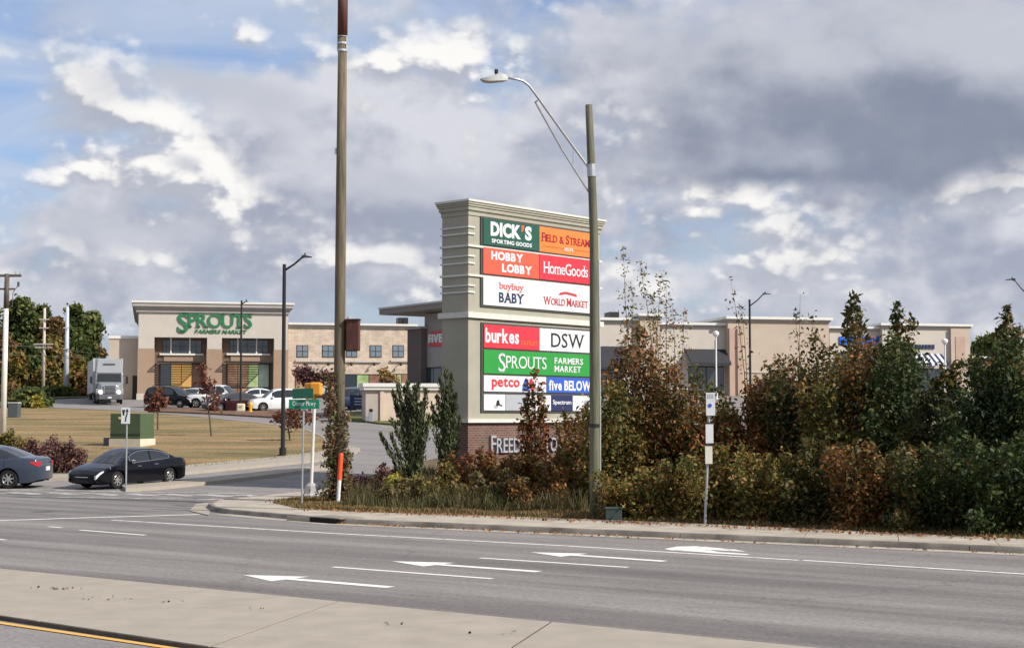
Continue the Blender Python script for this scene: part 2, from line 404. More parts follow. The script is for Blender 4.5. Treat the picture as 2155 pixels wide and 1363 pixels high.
def wornpaint(name, c, under, lo, hi, scale=3.0):
    if name in MATS: return MATS[name]
    m = bpy.data.materials.new(name); m.use_nodes = True; t = m.node_tree; b = t.nodes['Principled BSDF']
    b.inputs['Roughness'].default_value = 0.8
    tcn = N(t, 'ShaderNodeTexCoord'); n = NOI(t, tcn.outputs['Object'], scale, 8, 0.7); f = SM(t, n.outputs[0], lo, hi)
    mx = N(t, 'ShaderNodeMix', data_type='RGBA'); t.links.new(f, mx.inputs[0]); mx.inputs[6].default_value = under + (1,); mx.inputs[7].default_value = c + (1,)
    t.links.new(mx.outputs[2], b.inputs['Base Color']); MATS[name] = m; return m
WORN = wornpaint('road_paint_worn', (0.60, 0.57, 0.52), (0.22, 0.205, 0.195), 0.40, 0.66, 1.7)
PAINT = wornpaint('road_paint_white', (0.70, 0.675, 0.62), (0.30, 0.275, 0.25), 0.24, 0.40, 5.0)
LINEP = wornpaint('road_paint_line', (0.70, 0.675, 0.63), (0.24, 0.22, 0.21), 0.30, 0.50, 4.0)
YELP = wornpaint('road_paint_yellow', (0.66, 0.36, 0.07), (0.22, 0.20, 0.19), 0.25, 0.42, 3.0)

# the ground sheet, out to the horizon
xs = [-3000, -900, -300, -120, -60, -30, 0, 30, 60, 120, 300, 900, 3000]
g = MB(); g.grid([[(x, y, h(y)) for x in xs] for y in YS])
tag(g.build('ground', WOODS), kind='structure')
drape('road_surface', [(-90, -18), (90, -18), (90, 176), (-62, 176), (-90, 60)], 0.006, A_LOT)
near0 = G(0, 1195, 0.065); kf = G(705, 1102)
def rpt(p, along, away): q = Vector((p.x, p.y)) + RD * along + RN * away; return (q.x, q.y)
drape('main_road', [rpt(near0, -120, -0.4), rpt(near0, 75, -0.4), rpt(near0, 75, 19.2), rpt(near0, -120, 19.2)], 0.012, A_MAIN)

# ---- median of concrete slabs, joints between them
MZ = 0.065
Ja = [G(x, 1195.0 + .0965 * x, MZ) for x in (-560, -250, 60, 400, 712, 1160, 1760)]
Jb = [G(x, 1294.0 + .1490 * x, MZ) for x in (-760, -480, -210, 80, 440, 960, 1700)]
ext = [(Ja[-1] - RD.to_3d() * 14, Jb[-1] - RD.to_3d() * 14), (Ja[0] + RD.to_3d() * 30, Jb[0] + RD.to_3d() * 30)]
Ja = [ext[1][0]] + Ja + [ext[0][0]]; Jb = [ext[1][1]] + Jb + [ext[0][1]]
med = drape('median', [tuple(p)[:2] for p in Ja] + [tuple(p)[:2] for p in reversed(Jb)], MZ - .009, pm('median_kerb', (.10, .082, .066), .9, .4, 2.0), thick=MZ - .012)
def slab(a, b, c, d, z0, z1, parent, mat, name='slab', gap=0.012, bev=0.0):
    ps = [Vector(q[:2]) for q in (a, b, c, d)]; ce = sum(ps, Vector((0, 0))) / 4
    def ins(p, q, r):
        u = (q - p).normalized(); w = (r - p).normalized(); return p + (u + w) * gap
    q = [ins(ps[i], ps[(i + 1) % 4], ps[(i - 1) % 4]) for i in range(4)]
    mb = MB(); vs = [(p.x, p.y, h(p.y) + z0) for p in q] + [(p.x, p.y, h(p.y) + z1) for p in q]
    mb.add(vs, [(3, 2, 1, 0), (4, 5, 6, 7)] + [(i, (i + 1) % 4, 4 + (i + 1) % 4, 4 + i) for i in range(4)])
    o = mb.build(name, mat, parent, bevel=bev); return o
for i in range(len(Ja) - 1):
    slab(Ja[i], Jb[i], Jb[i + 1], Ja[i + 1], 0.005, MZ, med, CONC, gap=0.021, bev=0.0)
# ---- yellow line on the near carriageway
drape('yellow_line', ribbon([tuple(G(-700, 1203))[:2], tuple(G(0, 1312))[:2], tuple(G(400, 1371))[:2], tuple(G(1500, 1533))[:2]], 0.11), 0.016, YELP)

# ---- far kerb, footway slabs and verge
Kpx = [(5000, 1291), (2700, 1190), (2155, 1166), (1850, 1152), (1690, 1145), (1200, 1124), (1000, 1115), (706, 1102), (560, 1089), (480, 1082), (446, 1077), (435, 1069), (448, 1061), (510, 1054), (580, 1046), (690, 1034), (770, 1008), (850, 984), (930, 966)]
K = [Vector(p) for p in gl(Kpx)]
Bpx = [(5000, 1272), (2700, 1160), (2155, 1133), (1900, 1121), (1500, 1102), (1240, 1091), (1000, 1084), (750, 1076), (620, 1068), (572, 1057), (596, 1049), (690, 1042)]
Bk = [Vector(p) for p in gl(Bpx, 0.13)]
def inset(poly, w):
    out = []
    for i, p in enumerate(poly):
        d = (poly[min(i + 1, len(poly) - 1)] - poly[max(i - 1, 0)]).normalized(); n = Vector((d.y, -d.x)); out.append(p + n * w)
    return out
KI = inset(K, 0.16)
def kerb(name, outer, inner, hz, mat, z0=0.0):
    mb = MB(); rows = []
    for a, b in zip(outer, inner):
        m = a + (b - a) * 0.22
        rows.append([(a.x, a.y, h(a.y) + z0), (m.x, m.y, h(a.y) + hz - 0.02), (m.x + (b.x - a.x) * .1, m.y + (b.y - a.y) * .1, h(a.y) + hz), (b.x, b.y, h(b.y) + hz), (b.x, b.y, h(b.y) + z0)])
    mb.grid(rows); mb.f.append((0, 1, 2, 3, 4)); k = len(mb.v) - 5; mb.f.append((k + 4, k + 3, k + 2, k + 1, k))
    o = mb.build(name, mat); tag(o, kind='structure'); return o
def resample(P, n=None, step=None):
    L = [0]
    for i in range(1, len(P)): L.append(L[-1] + (P[i] - P[i - 1]).length)
    if step: n = max(1, round(L[-1] / step))
    out = []
    for k in range(n + 1):
        s = L[-1] * k / n; i = max(0, min(len(P) - 2, int(np.searchsorted(L, s, 'right')) - 1))
        f = (s - L[i]) / max(1e-9, L[i + 1] - L[i]); out.append(P[i].lerp(P[i + 1], min(1, f)))
    return out
# kerb of separate cast lengths
kroot = None
Kd = resample(K, step=0.5); KId = [p for p in inset(Kd, 0.16)]
kbase = MB()
kroot = kerb('kerb', Kd, KId, 0.118, JOINT)
i = 0
while i < len(Kd) - 1:
    j = min(i + 6, len(Kd) - 1)
    mb = MB(); rows = []
    oo = Kd[i:j + 1]; ii = KId[i:j + 1]
    d0 = (oo[1] - oo[0]).normalized() * 0.008; d1 = (oo[-1] - oo[-2]).normalized() * 0.008
    oo = [oo[0] + d0] + oo[1:-1] + [oo[-1] - d1]; ii = [ii[0] + d0] + ii[1:-1] + [ii[-1] - d1]
    for a, b in zip(oo, ii):
        n = (a - b).normalized(); a2 = a + n * 0.006; m = a.lerp(b, 0.2) + n * 0.006; m2 = a.lerp(b, 0.33)
        rows.append([(a2.x, a2.y, h(a.y) + 0.004), (m.x, m.y, h(a.y) + 0.105), (m2.x, m2.y, h(a.y) + 0.13), (b.x, b.y, h(b.y) + 0.13)])
    mb.grid(rows)
    mb.f.append((3, 2, 1, 0)); k = len(mb.v) - 4; mb.f.append((k, k + 1, k + 2, k + 3))
    mb.build('kerb_stone', KERBM, kroot, auto=True)
    i = j
# concrete gutter apron in front of the kerb
gut = [tuple(p) for p in K[:10]] + [tuple(p) for p in reversed(inset(K[:10], -0.45))]
drape('gutter', gut, 0.018, CONC2)
# footway
nstraight = 8
Ks = resample(KI[:nstraight], step=1.9); Bs = resample(Bk[:nstraight], n=len(Ks) - 1)
fw = drape('sidewalk', [tuple(p) for p in Ks] + [tuple(p) for p in reversed(Bs)], 0.112, JOINT)
for i in range(len(Ks) - 1):
    slab(Ks[i], Ks[i + 1], Bs[i + 1], Bs[i], 0.03, 0.127 + random.Random(i).uniform(-.003, .004), fw, CONC2, gap=0.007)
corner = [tuple(p) for p in KI[nstraight - 1:16]] + [tuple(p) for p in reversed(Bk[nstraight - 1:])]
drape('corner_pavement', corner, 0.126, CONC2)
ramp = gl([(398, 1076), (412, 1062), (450, 1056), (462, 1060), (452, 1066), (442, 1074), (440, 1086)])
drape('curb_ramp', ramp, 0.03, CONC)
verge = [tuple(p) for p in Bk] + [tuple(p) for p in KI[15:]] + [tuple(gz(-1.0, 84))[:2], tuple(gz(75, 84))[:2], tuple(gz(75, 18))[:2]]
drape('verge', verge, 0.115, SOIL)

# ---- left bank of dry grass with its footway, kerb and lane
GP = [(-420, 1008), (-150, 1004), (0, 1001), (200, 994), (380, 984), (560, 967), (640, 958), (678, 951), (693, 941), (686, 926), (645, 908), (560, 897), (450, 885), (300, 871), (150, 864), (78, 861), (0, 862), (-420, 868)]
gp = gl(GP)
drape('grass_bank', gp, 0.15, DRYG, thick=0.15)
FWp = [(-420, 1022), (-150, 1018), (0, 1015), (200, 1009), (380, 1000), (560, 983), (690, 970), (742, 960), (758, 948), (736, 942), (697, 945), (682, 952), (642, 959), (560, 968), (380, 985), (200, 995), (0, 1002), (-150, 1005), (-420, 1009)]
drape('entrance_sidewalk', gl(FWp), 0.125, CONC, thick=0.12)
lk = [Vector(p) for p in gl([(697, 944), (688, 926), (646, 907), (560, 896), (450, 884), (300, 870), (150, 863), (76, 860)])]
kerb('lane_kerb', resample(lk, step=2.0), inset(resample(lk, step=2.0), -0.2), 0.17, CONC)
drape('entrance_median', gl([(256, 1028), (300, 1023), (440, 1010), (690, 983), (698, 987), (560, 1006), (420, 1022), (320, 1032), (266, 1035)]), 0.13, CONC, thick=0.125)
wp = gl([(-500, 861), (20, 858), (66, 853), (80, 846), (112, 840), (190, 837)])
drape('woods_floor', wp + [(-50, 176), (-200, 176)], 0.10, WOODS)
drape('parking_island', gl([(318, 867), (330, 860), (480, 862), (640, 869), (676, 876), (668, 884), (560, 879), (440, 872)]), 0.12, MULCH, thick=0.11)
drape('lawn', gl([(690, 884), (720, 872), (752, 868), (840, 872), (960, 878), (960, 897), (880, 899), (800, 893), (760, 888)]), 0.12, pm('lawn_green', (0.10, 0.11, 0.03), 0.95, 0.4, 1.0, bump=.6), thick=0.11)
# lane edge line and the cars' bay lines
drape('lane_line', ribbon(gl([(705, 889), (800, 897), (905, 912)]), 0.16), 0.02, WORN)

# ---- painted markings on the main road
def lines(name, segs, w, mat, off=0.017):
    for s in segs: drape(name, ribbon([tuple(G(*p))[:2] for p in s], w), off, mat)
lines('edge_line', [[(236, 1095), (700, 1123), (1200, 1150), (1680, 1180)], [(1690, 1180), (2155, 1209), (2700, 1243), (4600, 1360)]], 0.13, LINEP)
lines('stop_line', [[(-300, 1108), (0, 1096), (180, 1090), (420, 1083)]], 0.22, LINEP)
lines('lane_dash', [[(168, 1116), (306, 1127)], [(102, 1109), (130, 1111)], [(-60, 1131), (12, 1137)], [(700, 1194), (1036, 1219)], [(1010, 1175), (1322, 1195)]], 0.13, PAINT)
lines('crosswalk_line', [[(-200, 1046), (0, 1045), (300, 1049), (560, 1052)], [(-200, 1032), (100, 1031), (250, 1035), (520, 1039)]], 0.3, WORN)
for k in range(8):
    x = -60 + k * 80
    drape('crosswalk_bar', ribbon([tuple(G(x, 1035 + 1.0 * k))[:2], tuple(G(x + 66, 1040 + 0.9 * k))[:2]], 0.55), 0.021, WORN)
def arrow(tip, tail, hw=0.42, sw=0.11, hl=0.34):
    a = Vector(tuple(G(*tip))[:2]); b = Vector(tuple(G(*tail))[:2]); d = b - a; n = Vector((-d.y, d.x)).normalized(); m = a + d * hl
    pts = [a, m + n * hw, m + n * sw, b + n * sw, b - n * sw, m - n * sw, m - n * hw]
    drape('lane_arrow', [tuple(p) for p in pts], 0.017, PAINT)
arrow((511, 1211), (822, 1237)); arrow((824, 1182), (1134, 1204)); arrow((1117, 1163), (1399, 1182))
ta = [(1398, 1156), (1425, 1151), (1470, 1150), (1500, 1153), (1545, 1157), (1572, 1162), (1530, 1160), (1492, 1158), (1510, 1162), (1578, 1167), (1570, 1169), (1500, 1165), (1450, 1161), (1412, 1159)]
drape('turn_arrow', gl(ta), 0.017, LINEP)
# ================================================================ LETTERING
_gl = {}
def glyph(ch, bold):
    k = (ch, bold)
    if k not in _gl:
        cu = bpy.data.curves.new('glyph', 'FONT'); cu.body = ch; cu.size = 1.0; cu.offset = bold; cu.resolution_u = 3; cu.fill_mode = 'BOTH'
        o = bpy.data.objects.new('glyph', cu); me = bpy.data.meshes.new_from_object(o)
        v = [(p.co.x, p.co.y) for p in me.vertices]; f = [tuple(p.vertices) for p in me.polygons]
        bpy.data.objects.remove(o); bpy.data.meshes.remove(me); bpy.data.curves.remove(cu)
        _gl[k] = (v, f)
    return _gl[k]
def letters(s, bold=0.0, serif=0.0, gap=0.06, narrow=1.0, shear=0.0, big=None, bigk=1.35, drop=0.0):
    """2-D outline mesh of a string in its own units; big = indices of enlarged capitals"""
    V = []; Fc = []; x = 0.0
    for i, ch in enumerate(s):
        if ch == ' ': x += 0.30; continue
        v, f = glyph(ch, bold)
        if not v: continue
        k = bigk if (big and i in big) else 1.0
        mnx = min(p[0] for p in v); mxx = max(p[0] for p in v); b0 = min(p[1] for p in v); t0 = max(p[1] for p in v)
        vv = list(v); ff = list(f)
        if serif:
            for yy, sg in ((b0, 1), (t0, -1)):
                xsr = sorted(p[0] for p in v if abs(p[1] - yy) < 0.012)
                runs = []
                for q in xsr:
                    if runs and q - runs[-1][1] < 0.17: runs[-1][1] = q
                    else: runs.append([q, q])
                for a, b in runs:
                    if 0.03 < b - a < 0.24 or (b - a) >= 0.24 and ch in 'TEFLDPRB':
                        e = 0.055; m = len(vv)
                        vv += [(a - e, yy), (b + e, yy), (b + e, yy + sg * serif), (a - e, yy + sg * serif)]; ff.append((m, m + 1, m + 2, m + 3))
        m = len(V); w = (mxx - mnx) * k
        V += [(x + (p[0] - mnx) * k, p[1] * k - (drop if k != 1 else 0)) for p in vv]; Fc += [tuple(q + m for q in g_) for g_ in ff]
        x += w + gap
    return [((p[0] + shear * p[1]) * narrow, p[1]) for p in V], Fc
def text(fr, s, t0, t1, z0, z1, dep, mat, parent, name='lettering', thick=0.012, **kw):
    V, Fc = letters(s, **kw)
    ax = min(p[0] for p in V); bx = max(p[0] for p in V); ay = min(p[1] for p in V); by = max(p[1] for p in V)
    mb = MB(); n = len(V)
    def q(p, d): return fr.pt(t0 + (p[0] - ax) / (bx - ax) * (t1 - t0), dep + d, z0 + (p[1] - ay) / (by - ay) * (z1 - z0))
    front = [q(p, thick) for p in V]
    mb.add(front, Fc)
    if thick > 0.004:                     # side walls along the outline
        from collections import Counter
        ec = Counter(); od = {}
        for f in Fc:
            for i in range(len(f)):
                e = (f[i], f[(i + 1) % len(f)]); ec[tuple(sorted(e))] += 1; od[tuple(sorted(e))] = e
        back = [q(p, 0) for p in V]; k = len(mb.v); mb.v += back
        for e, c in ec.items():
            if c == 1: a, b = od[e]; mb.f.append((b, a, k + a, k + b))
    off = rootloc(parent)
    me = mb.mesh(name, off, fix=False)
    return link(name, me, mat, parent)
def col_(name, c, rough=0.45, var=0.05, **kw): return pm(name, c, rough, var, 3.0, **kw)
WHITE = col_('sign_white', (0.62, 0.62, 0.63)); BLACK = col_('sign_black', (0.02, 0.02, 0.022))
RED = col_('sign_red', (0.60, 0.035, 0.055)); ORG = col_('sign_orange', (0.78, 0.20, 0.045)); GRN = col_('sign_green', (0.025, 0.265, 0.045))
DGRN = col_('sign_dark_green', (0.018, 0.085, 0.058)); CORAL = col_('sign_coral', (0.72, 0.10, 0.055)); BLUE = col_('sign_blue', (0.03, 0.10, 0.45))
NAVY = col_('sign_navy', (0.02, 0.03, 0.09)); TREDM = col_('text_red', (0.45, 0.05, 0.06)); DRED = col_('text_dark_red', (0.30, 0.02, 0.02)); LGREY = col_('sign_grey', (0.36, 0.37, 0.40))

# ================================================================ MONUMENT SIGN
SA = math.atan((3925 - CX) / F)
s0 = at(985, 900, 52.0)
SF = Frame((s0.x, s0.y), (math.sin(SA), math.cos(SA)))          # its front, running right and away
ms = thing('monument_sign', 'tall grey stucco shopping centre sign with coloured tenant panels on brick base', 'sign', (s0.x, s0.y, h(52)))
STUC = pm('sign_stucco', (0.325, 0.308, 0.245), 0.9, 0.09, 0.9, bump=0.25, bscale=60)
STW = pm('sign_trim', (0.56, 0.55, 0.50), 0.8, 0.06, 6)
DFR = pm('panel_frame', (0.06, 0.06, 0.055), 0.5, 0.05)
tR = SF.hit(1263, 700)[0]; DEP = 1.2
zt = SF.hit(985, 424)[1]; zc = SF.hit(985, 452)[1]; zb = SF.hit(985, 882)[1]; zb2 = SF.hit(985, 889)[1]
SF.box(MB(), 0, tR, -DEP, 0, zb - 0.02, zc).build('pillar_body', STUC, ms, True)
# stepped cornice
mb = MB()
for k, (ov, a, b) in enumerate(((0.03, 0.0, 0.30), (0.05, 0.30, 0.38), (0.085, 0.38, 0.66), (0.12, 0.66, 0.82), (0.15, 0.82, 1.0))):
    SF.box(mb, -ov, tR + ov, -DEP - ov, ov, zc + (zt - zc) * a, zc + (zt - zc) * b)
mb.build('cornice', STUC, ms, True)
ov = 0.185; SF.box(MB(), -ov, tR + ov, -DEP - ov, ov, zt, zt + 0.07).build('cornice_cap', STW, ms, True)
# bands and ribs
def band(py0, py1, ov, name='band', full=True):
    z1 = SF.hit(985, py0)[1]; z0 = SF.hit(985, py1)[1]
    if full: SF.box(MB(), -ov, tR + ov, -DEP - ov, ov, z0, z1).build(name, STW, ms, True)
    else:
        tt = SF.hit(998, py0)[0]; mb = MB(); SF.box(mb, -ov, tt, 0.001, ov, z0, z1); SF.box(mb, -ov, -0.001, -DEP - ov, 0.0005, z0, z1); mb.build(name, STW, ms, True)
band(656, 668, 0.10); band(881, 889, 0.09)
for py in (514, 576): band(py, py + 4.5, 0.06)
for py in (475, 489, 536, 551, 598, 612): band(py, py + 3.5, 0.045, 'rib', False)
BRICK = None
def brickm(name, c1, c2, mortar, sx, sy, msize=0.012, ang=0.0, bump=0.3):
    if name in MATS: return MATS[name]
    m = bpy.data.materials.new(name); m.use_nodes = True; t = m.node_tree; b = t.nodes['Principled BSDF']; b.inputs['Roughness'].default_value = 0.9
    tcn = N(t, 'ShaderNodeTexCoord'); sp = N(t, 'ShaderNodeSeparateXYZ')
    rt = N(t, 'ShaderNodeVectorRotate', rotation_type='Z_AXIS'); rt.inputs['Angle'].default_value = -ang; t.links.new(tcn.outputs['Object'], rt.inputs[0])
    t.links.new(rt.outputs[0], sp.inputs[0])
    u = MA(t, 'ADD', sp.outputs[0], sp.outputs[1]); cb = N(t, 'ShaderNodeCombineXYZ'); t.links.new(u, cb.inputs[0]); t.links.new(sp.outputs[2], cb.inputs[1])
    bt = N(t, 'ShaderNodeTexBrick'); bt.inputs['Scale'].default_value = 1.0; bt.inputs['Brick Width'].default_value = sx; bt.inputs['Row Height'].default_value = sy
    bt.inputs['Mortar Size'].default_value = msize; bt.inputs['Color1'].default_value = c1 + (1,); bt.inputs['Color2'].default_value = c2 + (1,); bt.inputs['Mortar'].default_value = mortar + (1,)
    t.links.new(cb.outputs[0], bt.inputs['Vector'])
    n = NOI(t, tcn.outputs['Object'], 1.5, 6, 0.6); f = SM(t, n.outputs[0], 0.25, 0.75, 0.82, 1.15)
    v = N(t, 'ShaderNodeVectorMath', operation='SCALE'); t.links.new(bt.outputs['Color'], v.inputs[0]); t.links.new(f, v.inputs['Scale'])
    t.links.new(v.outputs[0], b.inputs['Base Color'])
    bp = N(t, 'ShaderNodeBump'); bp.inputs['Strength'].default_value = bump; bp.inputs['Distance'].default_value = 0.01; bp.invert = True
    t.links.new(bt.outputs['Fac'], bp.inputs['Height']); t.links.new(bp.outputs[0], b.inputs['Normal'])
    MATS[name] = m; return m
REDB = brickm('red_brick', (0.105, 0.042, 0.030), (0.15, 0.066, 0.045), (0.17, 0.145, 0.12), 0.22, 0.078, 0.011, math.atan2(SF.d.y, SF.d.x))
SF.box(MB(), 0.03, tR - 0.03, -DEP + 0.03, -0.03, h(52) - 0.4, zb + 0.01).build('brick_base', REDB, ms, True)
# tenant panels: dark frame, then one panel each with its own lettering
def frame_(px0, px1, py0, py1):
    t0, t1, z0, z1 = SF.rect(px0, px1, py0, py1); SF.box(MB(), t0 - .05, t1 + .05, 0.001, 0.045, z0 - .05, z1 + .05).build('panel_frame', DFR, ms, True)
frame_(1012, 1249, 458, 642); frame_(1013, 1249, 681, 864)
def panel(px0, px1, py0, py1, mat, label=None):
    t0, t1, z0, z1 = SF.rect(px0, px1, py0, py1)
    # rows are read at the left end of the whole face so that every row stays level
    _, z1 = SF.hit(1012, py0); _, z0 = SF.hit(1012, py1)
    o = SF.box(MB(), t0, t1, 0.03, 0.075, z0, z1).build('tenant_panel', mat, ms, True)
    if label: o['label'] = label
    return o, (t0, t1, z0, z1)
def put(o, rc, s, u0, u1, v0, v1, mat, **kw):      # u right, v up, as fractions of the panel
    t0, t1, z0, z1 = rc
    return text(SF, s, t0 + (t1 - t0) * u0, t0 + (t1 - t0) * u1, z0 + (z1 - z0) * v0, z0 + (z1 - z0) * v1, 0.0755, mat, o, **kw)
def bar(o, rc, u0, u1, v0, v1, mat, name='rule', th=0.006):
    t0, t1, z0, z1 = rc
    return SF.box(MB(), t0 + (t1 - t0) * u0, t0 + (t1 - t0) * u1, 0.0755, 0.0755 + th, z0 + (z1 - z0) * v0, z0 + (z1 - z0) * v1).build(name, mat, o, True)
def polyp(o, rc, pts, mat, name, th=0.006):
    t0, t1, z0, z1 = rc
    ps = [SF.pt(t0 + (t1 - t0) * u, 0.0755, z0 + (z1 - z0) * v) for u, v in pts]
    mb = MB(); mb.prism(ps, SF.n * th); return mb.build(name, mat, o, True)
XM = 1131
o, r = panel(1014, XM, 459, 514, DGRN); put(o, r, 'DICK', .12, .66, .36, .92, WHITE, bold=.055, gap=.03); put(o, r, 'S', .735, .86, .36, .92, WHITE, bold=.055)
polyp(o, r, [(.675, .93), (.725, .93), (.705, .72), (.672, .66)], CORAL, 'apostrophe'); put(o, r, 'SPORTING GOODS', .14, .86, .10, .26, WHITE, bold=.04, gap=.05)
o, r = panel(XM + 1, 1249, 459, 514, ORG); put(o, r, 'FIELD & STREAM', .03, .90, .42, .78, DRED, bold=.012, serif=.06, big=(0, 8), bigk=1.22, gap=.05)
bar(o, r, .05, .42, .22, .235, DRED); bar(o, r, .60, .95, .22, .235, DRED); put(o, r, '1871', .43, .59, .14, .28, WHITE, serif=.06)
o, r = panel(1014, XM, 520, 575, CORAL); put(o, r, 'HOBBY', .13, .70, .56, .90, WHITE, bold=.05, gap=.04); put(o, r, 'LOBBY', .32, .86, .12, .46, WHITE, bold=.05, gap=.04)
o, r = panel(XM + 1, 1249, 520, 575, RED); put(o, r, 'HomeGoods', .06, .86, .26, .74, WHITE, serif=.05, gap=.035, bold=.008)
o, r = panel(1014, XM, 582, 641, WHITE); put(o, r, 'buybuy', .27, .72, .55, .86, col_('text_coral', (.70, .12, .12)), serif=.05, gap=.04, bold=.01); put(o, r, 'BABY', .27, .72, .14, .50, NAVY, serif=.07, bold=.02, gap=.05)
o, r = panel(XM + .01, 1249, 582, 641, WHITE)
put(o, r, 'WORLD MARKET', .07, .86, .20, .50, TREDM, serif=.05, big=(0, 6), bigk=1.2, bold=.01)
polyp(o, r, [(.33, .60), (.37, .70), (.46, .75), (.56, .72), (.66, .68), (.66, .58), (.56, .62), (.46, .65), (.38, .60)], TREDM, 'ribbon_emblem')
o, r = panel(1015, XM, 682, 731, RED); put(o, r, 'burkes', .02, .62, .22, .86, WHITE, bold=.03, gap=.05); put(o, r, 'OUTLET', .66, .96, .20, .38, ORG, bold=.0, gap=.08)
o, r = panel(XM + 1, 1249, 682, 731, LGREY if False else WHITE); put(o, r, 'DSW', .20, .80, .18, .82, BLACK, serif=.03, gap=.08)
o, r = panel(1015, 1249, 735, 785, GRN); put(o, r, 'SPROUTS', .12, .54, .08, .88, WHITE, serif=.05, big=(0,), bigk=1.5, drop=.22, gap=.05)
put(o, r, 'FARMERS', .61, .88, .52, .80, WHITE, serif=.06, bold=.02); put(o, r, 'MARKET', .61, .86, .16, .44, WHITE, serif=.06, bold=.02)
o, r = panel(1015, 1146, 789, 823, WHITE); put(o, r, 'petco', .12, .56, .10, .88, RED, bold=.025, gap=.04)
polyp(o, r, [(.60, .06), (.61, .45), (.65, .88), (.70, .80), (.70, .45), (.73, .06)], BLUE, 'blue_emblem'); polyp(o, r, [(.715, .80), (.76, .92), (.79, .60), (.80, .10), (.74, .08)], RED, 'red_emblem')
o, r = panel(1147, 1249, 789, 823, BLUE); put(o, r, 'five BELOW', .04, .90, .14, .82, WHITE, bold=.04, gap=.03)
o, r = panel(1015, 1060, 829, 863, WHITE)
polyp(o, r, [(.55, .30), (.60, .62), (.70, .66), (.73, .40), (.86, .30), (.84, .24), (.68, .32), (.62, .24)], BLACK, 'black_emblem')
polyp(o, r, [(.55 + .10 * math.cos(a), .24 + .12 * math.sin(a)) for a in [i * .785 for i in range(8)]], LGREY, 'wheel_emblem')
o, r = panel(1061, 1108, 829, 863, LGREY)
o, r = panel(1109, 1156, 829, 863, WHITE)
o, r = panel(1157, 1201, 829, 863, NAVY); put(o, r, 'Spectrum', .06, .94, .34, .70, WHITE, bold=.02, gap=.03)
o, r = panel(1202, 1249, 829, 863, WHITE); polyp(o, r, [(.62 + .14 * math.cos(a), .55 + .2 * math.sin(a)) for a in [i * .628 for i in range(10)]], LGREY, 'round_emblem')
# channel letters on the brick
LET = pm('channel_letter_face', (0.34, 0.34, 0.37), 0.5, .05)
bb = [o for o in ms.children if o.name.startswith('brick_base')][0]
t0, zz1 = SF.hit(1028, 916, -0.03); t1, _ = SF.hit(1101, 916, -0.03); _, zz0 = SF.hit(1028, 953, -0.03)
text(SF, 'FREEDOM', t0, SF.hit(1128, 916)[0], zz0, zz1, -0.029, LET, bb, thick=0.10, serif=.05, big=(0,), bigk=1.2, gap=.06)
text(SF, 'TOWN', SF.hit(1142, 916)[0], SF.hit(1203, 916)[0], zz0, zz1, -0.029, LET, bb, thick=0.10, serif=.05, big=(0,), bigk=1.2, gap=.06)

# ================================================================ SHOPS
b0 = at(290, 835, 150.0); BA = R(13)
BF = Frame((b0.x, b0.y), (math.cos(BA), math.sin(BA)))
def bx(name, px0, px1, py0, py1, n0, n1, mat, parent, dep=None, zlo=None, zhi=None, **kw):
    """box on the shop front: pixel span read on the plane at depth dep (default its outer face n1)"""
    d = n1 if dep is None else dep
    t0, t1, z0, z1 = BF.rect(px0, px1, py0, py1, d)
    if zlo is not None: z0 = zlo
    if zhi is not None: z1 = zhi
    return BF.box(MB(), t0, t1, n0, n1, z0, z1).build(name, mat, parent, True, **kw)
def groundz(px): 
    t, _ = BF.hit(px, 800); p = BF.pt(t, 0, 0); return h(p.y)
def store(name, label, px):
    t, _ = BF.hit(px, 800); p = BF.pt(t, 0, 0); return thing(name, label, 'building', (p.x, p.y, h(p.y)))
CREAM = pm('stucco_cream', (0.49, 0.44, 0.38), 0.9, 0.05, 0.8, bump=.15, bscale=30)
TAUPE = pm('stucco_taupe', (0.33, 0.225, 0.155), 0.9, 0.06, 0.8, bump=.15, bscale=30)
TANW = pm('stucco_tan', (0.455, 0.370, 0.290), 0.9, 0.07, 0.6, bump=.15, bscale=30)
PINK = pm('stucco_rose', (0.44, 0.31, 0.24), 0.9, 0.07, 0.8)
CORN = pm('cornice_grey', (0.36, 0.325, 0.29), 0.85, 0.05, 1)
CAPW = pm('coping_white', (0.66, 0.64, 0.59), 0.7, 0.05, 1)
TBR = brickm('tan_brick', (0.46, 0.345, 0.255), (0.53, 0.42, 0.32), (0.56, 0.48, 0.40), 0.61, 0.20, 0.02, BA, .2)
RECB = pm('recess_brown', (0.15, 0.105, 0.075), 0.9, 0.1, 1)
MET = pm('dark_bronze', (0.035, 0.032, 0.03), 0.4, 0.1, 2, metal=.3)
GLZ = glassm('shop_glass', (0.035, 0.05, 0.06), 0.05); GLZ2 = glassm('window_glass_pale', (0.16, 0.20, 0.23), 0.08)
AWN = pm('awning_black', (0.03, 0.03, 0.036), 0.85, 0.1, 3)
def cornice(parent, px0, px1, py0, py1, deep, mat=CORN, cap=True, ov=0.35):
    t0, t1, z0, z1 = BF.rect(px0, px1, py0, py1, 0)
    mb = MB(); H = z1 - z0
    for k, (f, a, b) in enumerate(((.3, 0, .3), (.55, .3, .5), (.85, .5, .82))):
        BF.box(mb, t0 - ov * f, t1 + ov * f, -deep + .3 - ov * f, ov * f, z0 + H * a, z0 + H * b)
    mb.build('cornice', mat, parent, True)
    if cap: BF.box(MB(), t0 - ov, t1 + ov, -deep + .3 - ov, ov, z0 + H * .82, z1).build('coping', CAPW, parent, True)
